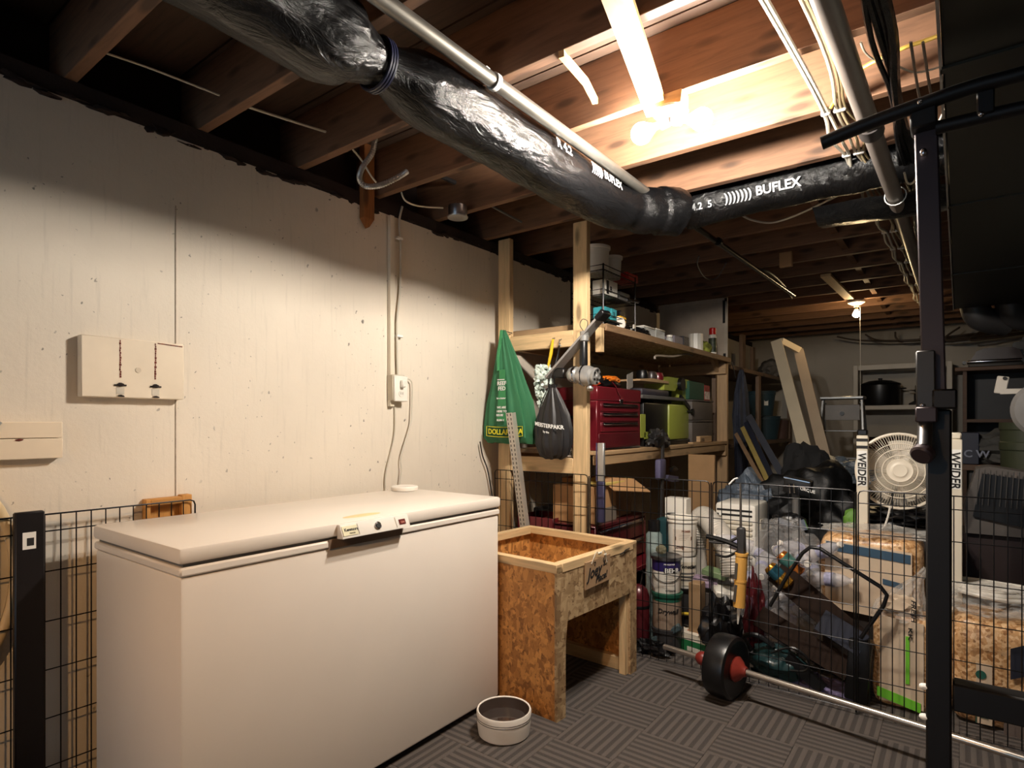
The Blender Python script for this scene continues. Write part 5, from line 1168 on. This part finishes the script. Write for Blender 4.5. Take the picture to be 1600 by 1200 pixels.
g.add(vs, fs); one('purple_cloth', g, mat((116, 106, 140), .85, 0, .15, 30), 'crumpled lilac cloth lying on the carpet behind the bar', 'cloth', (q.x, q.y, 0))
q = Q(1135, 905, 3.3)
for k, (dx, dz, m, nm, lb) in enumerate(((-.05, .03, mat((118, 140, 100), .5), 'green_packet', 'pale green packet on the shelf of clutter behind the caulking gun'), (-.10, -.02, mat((150, 130, 150), .5, 0, .4, 40), 'printed_packet', 'lilac printed packet under the pale green one'), (.02, -.05, m_plastic, 'white_packet', 'white pointed packet behind the yellow barrel'))):
    one(nm, G().obox((q.x + dx, 3.28 - .03 * k, q.z + dz), (.13, .10, .035), (.1 * k, .15, .3 * k), .006), m, lb, 'packet', (q.x + dx, 3.28, q.z + dz))
boxish('clutter_box', 'dark carton holding the small packets behind the pen', 'box', q.x - .16, q.x + .07, 3.22, 3.38, 0, q.z - .07, mat((70, 62, 56), .7))
boxish('beige_carton', 'beige carton edge behind the black nylon bag', 'box', Q(1090, 920, 3.26).x, Q(1108, 920, 3.26).x, 3.12, 3.20, 0, .36, mat((150, 120, 86), .7))
# upper heap
q = Q(1275, 790, 4.2)
one('black_garbage_bag', G().blob((q.x - .02, 4.2, q.z - .06), (.33, .25, .30), .30, 1.6, 12, 5, -.9), crumple_mat((9, 9, 10), 'garbage_bag_plastic', .3, .5, (1, 1, 1), 7), 'large black garbage bag heaped behind the recycling', 'bag', (q.x, 4.2, q.z - .3))
one('black_coat_heap', G().blob((Q(1256, 745, 4.35).x, 4.4, .80), (.17, .16, .26), .3, 1.7, 22, 4, -.95), mat((12, 11, 12), .9), 'black coat heaped against the pale leaning boards', 'coat', (Q(1270, 745, 4.35).x, 4.4, .7))
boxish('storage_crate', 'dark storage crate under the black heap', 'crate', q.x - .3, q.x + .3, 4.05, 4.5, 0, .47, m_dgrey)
t = T('chrome_nailer', 'black and chrome power tool standing upright above the recycling', 'power tool', Q(1246, 790, 3.75))
t.wp('tool_head', G().obox(Q(1247, 760, 3.75), (.145, .08, .09), (0, .17, 0), .008), m_black)
t.wp('chrome_top', G().obox(Q(1247, 749, 3.745), (.145, .082, .012), (0, .17, 0), .003), m_chrome)
t.wp('chrome_guard', G().tube([Q(x_, y_, 3.70) for x_, y_ in ((1233, 756), (1240, 756), (1241, 770), (1234, 771))], .005, 6, True), m_chrome)
write(t, 'TORQUE', .03, lambda u, v, h: Q(1246, 764, 3.708) + V((u * .75, -h, v * .8 - u * .17)), m_wtxt, world=True)
t.wp('tool_neck', G().rod(Q(1244, 772, 3.76), V((Q(1242, 832, 3.72).x, 3.76, 0)), .022, 14), m_grey)
t = T('chrome_saw', 'black hand saw with chrome guard on top of the recycling', 'saw', Q(1235, 815, 3.45))
t.wp('saw_body', G().blob(Q(1232, 815, 3.45), (.09, .05, .045), .3, 2, 3, 4), m_black); t.wp('chrome_guard', G().beam(Q(1215, 812, 3.39), Q(1240, 822, 3.39), .03, .012, (0, 1, 0)).beam(Q(1252, 812, 3.39), Q(1258, 828, 3.39), .03, .02, (0, 1, 0)), m_chrome)
one('green_pouch', G().blob(Q(1332, 812, 3.9), (.05, .04, .06), .2, 2, 4, 3), mat((104, 150, 60), .6), 'small bright green pouch beside the white bench post', 'pouch', Q(1332, 812, 3.9))
one('grey_plastic_sheet', G().blob((Q(1310, 748, 4.6).x, 4.6, .86), (.25, .16, .12), .4, 2.4, 30, 4, -.7), crumple_mat((72, 80, 88), 'grey_plastic', .8, .35, (1, 1, 1), 10), 'grey-blue plastic sheet slumped under the pale boards', 'sheeting', (Q(1310, 748, 4.6).x, 4.6, .78))
boxish('grey_tote', 'dark grey tote under the grey-blue plastic sheet', 'tote', Q(1310, 748, 4.6).x - .2, Q(1310, 748, 4.6).x + .2, 4.5, 4.8, 0, .775, m_dgrey)

bpy.data.materials['garbage_bag_plastic'].node_tree.nodes['Principled BSDF'].inputs['Specular IOR Level'].default_value = .35
# leaning boards
m_cb = mat((206, 190, 162), .5, 0, .05, 5)
one('leaning_board', G().beam(Q(1213, 533, 6.0), Q(1271, 750, 5.0), .095, .03, (0, -1, .3)), m_cb, 'longer pale board leaning up to the joists', 'board', Q(1271, 750, 5.0))
one('leaning_board', G().beam(Q(1248, 548, 6.3), Q(1299, 755, 5.3), .085, .03, (0, -1, .3)), mat((186, 166, 142), .55, 0, .05, 5), 'shorter greyer pale board leaning beside the stepladder', 'board', Q(1299, 755, 5.3))
one('board_crosspiece', G().beam(Q(1221, 533, 6.05), Q(1250, 548, 6.3), .03, .06), m_cb, 'short crosspiece joining the tops of the leaning boards', 'board', Q(1230, 540, 6.1))
for k, (a0, a1, m, w_, lb) in enumerate((((1170, 650), (1222, 742), mat((64, 66, 74), .4), .05, 'blue-grey ski leaning down from the far shelves'), ((1166, 660), (1210, 755), m_navy, .04, 'dark navy ski beside the blue-grey one'), ((1160, 668), (1200, 752), mat((160, 140, 80), .6), .035, 'thin yellow lath leaning beside the skis'), ((1150, 678), (1192, 755), mat((140, 112, 84), .7), .03, 'brown lath leaning nearest the shelf post'))):
    one(('ski', 'ski', 'lath', 'lath')[k], G().beam(Q(*a0, 5.2 + .05 * k), Q(*a1, 4.7 - .02 * k), w_, .015, (0, -1, .3)), m, lb, 'ski' if k < 2 else 'lath', Q(*a1, 4.7))

# hanging clothes by the far shelves
t = T('hanging_coveralls', 'dark blue coveralls hanging from the end of the far shelf', 'clothes', at(1158, 700, X=-1.62))
cc = at(1158, 640, X=-1.64)
t.wp('torso_cloth', fold_bag(G(), (cc.x, cc.y, cc.z - .35), [(0, .05, .09, 0), (.15, .055, .13, 0), (.3, .06, .15, 0), (.5, .05, .12, 0), (.66, .03, .05, 0), (.72, .015, .02, 0)], 48, 8, .14, 3), mat((54, 58, 72), .85, 0, .25, 12))
for k, dy in enumerate((-.04, .08)): t.wp('trouser_leg', fold_bag(G(), (cc.x, cc.y + dy, cc.z - .80 + .1 * k), [(0, .03, .04, 0), (.25, .04, .05, 0), (.5, .045, .06, 0)], 32, 6, .14, 5 + k), m_navy)
t.wp('chain_hook', G().tube(bezier([at(1143, 565, X=-1.62), at(1146, 575, X=-1.62), at(1149, 590, X=-1.63)], 5), .006, 6), m_steel)
m_tub = mat((44, 66, 76), .5)
for k, (px, z0, h_, r_) in enumerate(((1188, 1.30, .30, .17), (1192, 1.011, .285, .20))):
    p = at(px, 650, X=-1.96)
    t = pail('storage_tub', ['upper blue-grey tub with white label on the far shelf', 'lower blue-grey tub on the far shelf'][k], (p.x, p.y, z0), r_ * .82, r_, h_, m_tub, None, 'tub')
    if k == 0: t.p('white_label', G().obox((r_ * .93 * math.cos(-.9), r_ * .93 * math.sin(-.9), .16), (.003, .05, .07), (0, 0, -.9)), m_wtxt)
p = at(1212, 680, X=-1.9)
t = T('red_brown_drum', 'dull brown drum with pale rim on the far lower shelf', 'drum', (p.x, p.y, 1.011)); t.p('drum_body', G().lathe([(.01, 0), (.14, 0), (.15, .24), (.01, .24)], n=28), mat((96, 74, 68), .6)); t.p('rim', G().lathe([(.152, .235), (.157, .25), (.15, .26), (.01, .26)], n=28), mat((150, 140, 130), .4, .5))
for k, (px, w_) in enumerate(((1160, .12), (1176, .10), (1232, .12))):
    p = at(min(px, 1205), 560, X=-1.98); one('leaning_offcut', G().box(p.x - .02, p.x + .02, p.y - w_ / 2, p.y + w_ / 2, 1.776, 2.22 - .1 * k, .004), m_fw['z'], ['tall timber offcut on the far top shelf nearest the white end panel', 'second timber offcut on the far top shelf', 'timber offcut on the far top shelf behind the pale boards'][k], 'offcut', (p.x, p.y, 1.776))
p = at(1205, 575, X=-1.9); clump('grey_sack', 'pale grey sack on the far top shelf', 'sack', (p.x, p.y, 1.88), (.14, .22, .13), mat((100, 96, 92), .8), 9, .2)

# ================================================================ stepladder
t = T('step_ladder', 'grey metal stepladder standing near the back wall', 'ladder', (Q(1313, 700, 6.0).x, 6.0, 0))
m_al = mat((150, 150, 148), .4, .6, .1); W0, W1 = .155, .23
for s_ in (-1, 1):
    t.p('front_rail', G().beam((s_ * W1, -.16, 0), (s_ * W0, .12, 1.43), .02, .06, (0, -1, 0), .003), m_al); t.p('rear_rail', G().beam((s_ * W1, .55, 0), (s_ * W0, .20, 1.40), .018, .03, (0, -1, 0)), m_al)
t.p('top_cap', G().box(-.175, .175, .04, .26, 1.43, 1.455, .006), m_al)
t.p('tool_tray', G().box(-.14, .14, .10, .11, 1.24, 1.38, .003), mat((120, 112, 104), .5)); t.p('tray_knob', G().rod((0, .10, 1.30), (0, .085, 1.30), .018, 14), m_black)
for k in range(5):
    z = 1.15 - k * .24; yy = -.16 + .28 * z / 1.43; ww = W1 + (W0 - W1) * z / 1.43
    t.p('step', G().box(-ww, ww, yy - .05, yy + .05, z - .012, z, .003), m_al)

# ================================================================ back wall shelf and its pot
m_ws = mat((190, 182, 170), .5, 0, .05)
bx0, bx1 = Q(1333, 600, 8.15).x, Q(1488, 600, 8.15).x
t = T('white_back_shelf', 'white painted shelf unit standing against the back wall', 'shelves', ((bx0 + bx1) / 2, 8.35, 0))
for x in (bx0, bx1 - .05): t.wp('side_upright', G().box(x, x + .05, 8.15, 8.56, 0, 1.90, .004), m_ws)
for z in (.45, .86, 1.37, 1.84): t.wp('shelf', G().box(bx0 + .05, bx1 - .05, 8.16, 8.55, z, z + (.05 if z < 1.8 else .06), .003), m_ws)
pc = Q(1375, 634, 8.3)
t = T('canning_pot', 'large black enamel canning pot with lid on the white back shelf', 'pot', (pc.x, 8.34, 1.421))
t.p('pot_body', G().lathe([(.01, 0), (.20, 0), (.205, .01), (.205, .24), (.21, .245), (.205, .25), (.01, .25)], n=40), m_black)
t.p('lid', G().lathe([(.212, .25), (.205, .262), (.12, .295), (.03, .305), (.01, .305)], n=40), m_black)
t.p('lid_knob', G().lathe([(.02, .305), (.025, .325), (.01, .33)], n=16), m_black)
for s_ in (-1, 1): t.p('loop_handle', G().tube(bezier([(s_ * .20, -.04, .2), (s_ * .25, -.03, .2), (s_ * .25, .03, .2), (s_ * .20, .04, .2)], 5), .008, 6), m_black)
pc = Q(1436, 634, 8.3)
t = T('mincer', 'dark stacked appliance with a bright rim on the back shelf', 'appliance', (pc.x, 8.32, 1.421)); t.p('stand', G().lathe([(.01, 0), (.10, 0), (.10, .02), (.05, .05), (.05, .13), (.02, .14)], n=24), m_dgrey); t.p('bowl', G().lathe([(.02, .141), (.11, .17), (.12, .175), (.01, .175)], n=24), m_chrome); t.p('knob', G().lathe([(.04, .176), (.04, .23), (.01, .23)], n=16), m_black)
for k in range(5):
    p_ = Q(1350 + 14 * k, 700, 8.2); t = T('preserve_jar', 'row of dark red preserve jars on the lower back shelf', 'jar', (p_.x, 8.24, .911), 0, 'jars on the back shelf')
    t.p('jar_glass', G().lathe([(.01, 0), (.055, 0), (.055, .10), (.04, .12), (.01, .12)], n=18), mat((70, 26, 24), .2)); t.p('jar_lid', G().lathe([(.042, .12), (.042, .135), (.01, .135)], n=18), m_dgrey)

# ================================================================ fan
fc = V(Q(1405, 736, 3.55))
t = T('pedestal_fan', 'white pedestal fan with round wire cage above the shavings bale', 'fan', (fc.x, fc.y + .1, 0))
fa = V((.12, -1, .10)).normalized()                       # the way it blows
qf = V((0, 0, 1)).rotation_difference(fa)
def FW(x_, y_, z_): return fc + qf @ V((x_, y_, z_))
m_fan = mat((226, 214, 194), .4, 0, .02)
Rf = .186
gw = G()
NW = 96
for k in range(NW):
    a_ = k * 2 * PI / NW; c_, s_ = math.cos(a_), math.sin(a_)
    gw.tube([FW(r_ * c_, r_ * s_, z_) for r_, z_ in ((.055, .055), (.12, .05), (.158, .034), (Rf - .006, .006))], .0011, 4)
cage = t.wp('front_grille', gw, m_fan)
gb = G()
for k in range(64):
    a_ = k * 2 * PI / 64; c_, s_ = math.cos(a_), math.sin(a_)
    gb.tube([FW(r_ * c_, r_ * s_, z_) for r_, z_ in ((.06, -.085), (.14, -.075), (.172, -.05), (Rf - .006, -.006))], .0011, 4)
t.wp('rear_grille', gb, m_fan)
for r_, z_ in ((.075, .0545), (.105, .0520), (.135, .046)): t.wp('grille_ring', G().tube([FW(r_ * math.cos(k * PI / 20), r_ * math.sin(k * PI / 20), z_) for k in range(40)], .0026, 6, True), m_fan, cage)
t.wp('outer_ring', G().tube([FW(Rf * math.cos(k * PI / 28), Rf * math.sin(k * PI / 28), 0) for k in range(56)], .008, 8, True), m_fan)
t.wp('hub_badge', G().lathe([(.01, .060), (.030, .062), (.034, .058), (.045, .056), (.055, .058), (.058, .052), (.05, .048), (.01, .048)], fc, fa, 40), m_fan)
for k in range(5):
    a_ = k * 2 * PI / 5; g = G(); vs = []
    for i in range(7):
        for j in range(6):
            r_ = .035 + .12 * i / 6; th_ = a_ + (j / 5 - .3) * (.95 - .25 * i / 6) + .25 * i / 6; vs.append(FW(r_ * math.cos(th_), r_ * math.sin(th_), .018 - .04 * j / 5))
    g.add(vs, [(i * 6 + j, (i + 1) * 6 + j, (i + 1) * 6 + j + 1, i * 6 + j + 1) for i in range(6) for j in range(5)]); t.wp('blade', g, mat((206, 196, 180), .45))
t.wp('motor_housing', G().lathe([(.02, -.20), (.045, -.19), (.062, -.15), (.065, -.085), (.035, -.03), (.01, -.02)], fc, fa, 28), m_fan)
t.wp('pole', G().rod((fc.x, fc.y + .13, .03), (fc.x, fc.y + .13, fc.z - .03), .014, 14), m_fan); t.wp('base', G().lathe([(.01, 0), (.20, 0), (.20, .015), (.03, .035)], (fc.x, fc.y + .13, 0), (0, 0, 1), 36), m_fan)
one('fan_cord', G().tube(bezier([Q(1391, 790, 3.5), Q(1388, 805, 3.5), Q(1382, 822, 3.5), Q(1374, 828, 3.5)], 6), .005, 6), m_plastic, 'white cord hanging under the pedestal fan', 'cord', Q(1388, 800, 3.5))

# weight bench uprights
for px, zt, lb in ((1348, 1.155, 'cream bench upright lettered down its face, in front of the fan edge'), (1493, 1.145, 'cream bench upright lettered down its face, beyond the black rack')):
    p_ = Q(px, 700, 3.42 if px < 1400 else 3.30)
    t = T('bench_upright', lb, 'bench post', (p_.x, p_.y, 0))
    t.p('post_tube', G().box(-.024, .024, -.025, .025, 0, zt, .003), m_cream)
    t.p('end_cap', G().box(-.022, .022, -.023, .023, zt, zt + .03, .006), m_black if px < 1400 else m_cream)
    for k in range(2 if px < 1400 else 0): t.p('black_stripe', G().box(-.0245, .0245, -.0255, -.0248, zt - .03 - .035 * k, zt - .015 - .035 * k), m_ink)
    z1 = zt - (.085 if px < 1400 else .055)
    t.p('letter_ground', G().box(-.021, .021, -.0262, -.0252, z1 - .165, z1 + .01), m_wtxt)
    write(t, 'WEIDER', .052, lambda u, v, h: (-.017 + v * .95, -.0265 - h, z1 - u * .86), m_ink, shear=.1)
q = Q(1415, 815, 3.6)
one('black_tray_heap', G().blob((q.x, 3.62, .74), (.17, .12, .05), .5, 3, 18, 4, -.6).box(q.x - .2, q.x + .2, 3.55, 3.75, .67, .70, .01), m_black, 'black tray heaped with dark odds and ends below the fan', 'tray', (q.x, 3.65, .67))
boxish('tray_crate', 'dark crate under the black tray behind the bale', 'crate', q.x - .18, q.x + .18, 3.57, 3.74, 0, .668, m_dgrey)
one('crumpled_clear_bag', G().blob((Q(1425, 795, 3.62).x, 3.66, .815), (.10, .06, .05), .4, 3, 40, 4, -.7), m_bag_film, 'crumpled clear bag under the fan cage', 'bag', (Q(1425, 795, 3.6).x, 3.66, .78))

# ================================================================ right back: desk, iron, lamp, crate
dx0 = Q(1492, 580, 7.0).x
t = T('brown_hutch', 'brown wooden hutch standing in the dark beyond the rack', 'hutch', (dx0 + .7, 7.25, 0)); m_hu = wood((84, 60, 44), 'x', .6, .7, False)
t.wp('top_board', G().box(dx0, dx0 + 1.5, 6.98, 7.55, 1.70, 1.735, .004), m_hu); t.wp('side_panel', G().box(dx0 + .06, dx0 + .09, 7.02, 7.5, 0, 1.70), m_hu); t.wp('side_panel', G().box(dx0 + 1.40, dx0 + 1.43, 7.02, 7.5, 0, 1.70), m_hu); t.wp('mid_shelf', G().box(dx0 + .09, dx0 + 1.40, 7.02, 7.5, 1.22, 1.25), m_hu); t.wp('back_board', G().box(dx0 + .09, dx0 + 1.40, 7.50, 7.51, .1, 1.70), m_dgrey); t.wp('lower_shelf', G().box(dx0 + .09, dx0 + 1.40, 7.02, 7.5, .80, .83), m_hu)
q = Q(1555, 565, 7.15)
t = T('waffle_iron', 'dark round-lidded waffle iron on top of the hutch', 'waffle iron', (q.x, 7.2, 1.736)); t.p('lower_body', G().box(-.20, .20, -.12, .12, .0, .04, .015), m_dgrey); t.p('chrome_band', G().box(-.21, .19, -.125, .125, .042, .068, .01), m_chrome); t.p('upper_lid', G().prism([(-.18, .07), (.20, .07), (.17, .15), (.12, .175), (-.08, .175), (-.14, .15)], -.12, .12, lambda p, q_, h: (p, h, q_)), m_maroon if 0 else mat((50, 36, 34), .3)); t.p('front_handle', G().rod((-.23, -.05, .055), (-.23, .05, .055), .016, 10), m_black)
q = Q(1592, 545, 7.2); clump('grey_cloth_heap', 'grey-blue cloth heap at the end of the hutch top', 'cloth', (q.x + .12, 7.2, 1.86), (.16, .14, .16), mat((90, 94, 100), .9), 50, .4)
q = Q(1575, 605, 4.0)
t = T('white_lamp_arm', 'white metal bracket arm carrying a round white head', 'lamp', (q.x, 4.0, q.z))
t.wp('upright_link', G().beam(Q(1568, 588, 4.0), Q(1562, 615, 4.0), .05, .012, (0, 1, 0), .004), m_ws); t.wp('cross_link', G().beam(Q(1562, 612, 4.0), Q(1612, 611, 4.0), .028, .012, (0, 1, 0), .003), m_ws); t.wp('pivot_hole', G().rod(Q(1570, 591, 3.99), Q(1570, 591, 3.985), .009, 10), m_ink)
t.wp('round_head', G().lathe([(.01, -.02), (.12, -.015), (.145, .0), (.13, .02), (.01, .04)], Q(1636, 640, 4.0), (.1, -1, 0), 36), mat((130, 126, 122), .5))
t.wp('stand_pole', G().rod((Q(1620, 640, 4.05).x, 4.06, 0), (Q(1620, 640, 4.05).x, 4.06, 1.27), .015, 10), m_dgrey)
q = Q(1550, 760, 3.75)
t = T('ribbed_heater', 'grey rounded heater with black ribbed grille in the dark corner', 'heater', (q.x, 3.85, .45))
t.wp('shell', G().prism([(Q(1505, 760, 3.8).x, .78), (Q(1525, 720, 3.8).x, .985), (Q(1545, 714, 3.8).x, 1.0), (Q(1650, 728, 3.8).x, .96), (Q(1650, 800, 3.8).x, .66), (Q(1508, 790, 3.8).x, .66)], 3.79, 4.0, lambda p, q_, h: (p, h, q_)), mat((84, 78, 74), .6))
t.wp('grille_face', G().prism([(Q(1520, 780, 3.78).x, .75), (Q(1535, 722, 3.78).x, .965), (Q(1648, 735, 3.78).x, .93), (Q(1648, 800, 3.78).x, .69)], 3.77, 3.789, lambda p, q_, h: (p, h, q_)), m_black)
for k in range(12): t.wp('rib', G().rod(Q(1530 + k * 9, 733 + k * .8, 3.76), Q(1526 + k * 9, 788 + k, 3.76), .0022, 6), m_tape)
boxish('dark_cabinet', 'dark low cabinet with a faint red front under the heater', 'cabinet', q.x - .2, q.x + .45, 3.82, 4.1, 0, .655, mat((36, 22, 22), .6))
q = Q(1548, 700, 5.2)
t, a, b, c = boxish('blue_lettered_box', 'dark blue box with faint white marks on a low shelf', 'box', Q(1500, 690, 5.2).x, Q(1530, 690, 5.2).x, 5.2, 5.5, .93, 1.15, mat((22, 26, 46), .5)); write(t, 'C W', .07, lambda u, v, h: (-a + .02 + u, -b - .002 - h, .05 + v), mat((120, 124, 140), .5))
one('low_shelf', G().box(Q(1500, 700, 5.2).x, Q(1500, 700, 5.2).x + 1.4, 5.15, 5.6, .89, .93, .003), m_hu, 'long narrow brown shelf board behind the ribbed heater', 'shelf', (Q(1540, 700, 5.2).x, 5.3, .89))
boxish('shelf_cabinet', 'dark cabinet supporting the narrow brown shelf', 'cabinet', Q(1500, 700, 5.2).x + .05, Q(1500, 700, 5.2).x + 1.3, 5.2, 5.55, 0, .889, m_dgrey)
clump('grey_tarp', 'grey tarp heap on the narrow brown shelf', 'tarp', (Q(1560, 690, 5.3).x, 5.35, 1.03), (.22, .15, .12), mat((70, 68, 64), .8), 61, .4)
p_ = Q(1592, 690, 4.6); pail('olive_bin', 'olive green round bin at the edge of the narrow shelf', (p_.x + .06, 4.75, 0), .12, .14, 1.22, mat((56, 60, 40), .6), None, 'bin')

# ================================================================ barbell
t = T('barbell', 'steel barbell with black plate and red collars lying on the carpet', 'barbell', (-.5, 2.63, 0))
A, B = V((-1.14, 2.735, .137)), V((1.06, 2.37, .137)); d = (B - A).normalized()
P0 = V((-.83, 2.685, .137)); s0 = (P0 - A).dot(d)
for sgn, base in ((1, s0), (-1, (B - A).length - s0)):
    c_ = A + d * base; dd = d * sgn
    t.wp('weight_plate', G().lathe([(.02, -.055), (.060, -.055), (.105, -.05), (.118, -.052), (.133, -.046), (.137, -.03), (.137, .03), (.133, .044), (.12, .050), (.108, .046), (.060, .044), (.02, .044)], c_, dd, 56), m_black)
    t.wp('inner_collar', G().lathe([(.014, .044), (.052, .044), (.055, .052), (.042, .068), (.026, .080), (.020, .094), (.014, .096)], c_, dd, 32), mat((128, 44, 34), .4, 0, .1))
    t.wp('cement_sleeve', G().lathe([(.014, -.056), (.045, -.056), (.036, -.085), (.014, -.088)], c_, dd, 28), mat((150, 140, 128), .5)); t.wp('outer_collar', G().lathe([(.014, -.088), (.024, -.09), (.032, -.105), (.030, -.125), (.018, -.14), (.014, -.14)], c_, dd, 28), mat((120, 36, 28), .4, 0, .1))
t.wp('bar', G().rod(A, B, .0127, 18), mat((200, 190, 178), .28, .9, .05))

# ================================================================ squat rack in the foreground
t = T('squat_rack', 'black squat rack upright with a pull-up bar close to the camera', 'rack', (-.04, 1.65, 0))
m_rk = mat((17, 14, 15), .5, .2, .1); m_rk2 = mat((58, 46, 50), .45, .3, .08)
E = lambda x, y, Y=1.65: at(x, y, Y=Y)
xb = E(1470, 1000).x
t.wp('inner_post', G().beam(E(1446, 165), E(1461, 640), .044, .044, (0, -1, 0), .003), m_rk2)
t.wp('outer_post', G().box(xb - .027, xb + .020, 1.625, 1.675, 0.0, E(1470, 640).z, .004), m_rk)
bars = [E(1284, 224, 1.60), E(1350, 196, 1.60), E(1440, 163, 1.60), E(1520, 136, 1.60), E(1600, 115, 1.60), E(1720, 80, 1.60)]
t.wp('pull_up_bar', G().tube(bezier(bars, 6), .0155, 16), m_rk)
t.wp('lower_bar', G().tube([E(1462, 200, 1.62), E(1600, 168, 1.62), E(1720, 142, 1.62)], .0145, 16), m_rk)
for px in (1540,): t.wp('spacer', G().beam(E(px, 132, 1.61), E(px, 180, 1.61), .03, .02, (0, -1, 0), .003), m_rk)
t.wp('post_bracket', G().beam(E(1443, 165, 1.625), E(1444, 205, 1.625), .050, .06, (0, -1, 0), .004), m_rk)
t.wp('bolt', G().blob(E(1437, 160, 1.585), (.006, .006, .005), 0, 1, 0, 2), m_chrome); t.wp('bolt', G().blob(E(1443, 238, 1.615), (.007, .006, .010), 0, 1, 0, 2), m_chrome); t.wp('bolt', G().blob(E(1533, 178, 1.595), (.006, .005, .006), 0, 1, 0, 2), m_chrome)
t.wp('hook_back', G().beam(E(1446, 548, 1.60), E(1447, 640, 1.60), .036, .02, (0, -1, 0), .003), mat((50, 48, 46), .4, .3))
t.wp('hook_shelf', G().box(E(1458, 625).x, E(1496, 625).x, 1.58, 1.62, E(1470, 640).z, E(1470, 610).z, .004), m_rk)
t.wp('hook_collar', G().box(E(1433, 650).x, E(1466, 650).x, 1.57, 1.63, E(1450, 660).z, E(1450, 637).z, .003), m_rk2)
t.wp('catch_pin', G().rod(E(1446, 655, 1.60), E(1444, 700, 1.545), .014, 14), m_steel)
t.wp('pin_cap', G().lathe([(.01, 0), (.022, 0), (.022, .014), (.018, .018), (.005, .018)], E(1444, 706, 1.55), (-.35, -.8, -.55), 22), m_rk2)
t.wp('pin_tip', G().blob(E(1442, 633, 1.595), (.008, .008, .005), .1, 1, 0, 2), m_chrome)
t.wp('cross_beam', G().box(xb + .021, 1.25, 1.625, 1.675, .585, .645, .004), m_rk)
t.wp('floor_foot', G().box(xb - .03, xb + .036, 1.1, 2.25, .0, .06, .004), m_rk)
for x_ in (1.25,):
    t.wp('outer_post', G().box(x_, x_ + .058, 1.62, 1.68, 0, 1.25, .004), m_rk); t.wp('inner_post', G().box(x_ + .007, x_ + .051, 1.627, 1.673, 1.25, 1.99, .003), m_rk2); t.wp('floor_foot', G().box(x_ - .003, x_ + .061, 1.1, 2.25, 0, .06, .004), m_rk)
for z_ in (E(1450, 1070).z, E(1450, 1117).z): t.wp('white_bolt_cap', G().blob((xb - .030, 1.635, z_), (.010, .010, .007), .2, 1, 3, 2), m_wtxt)
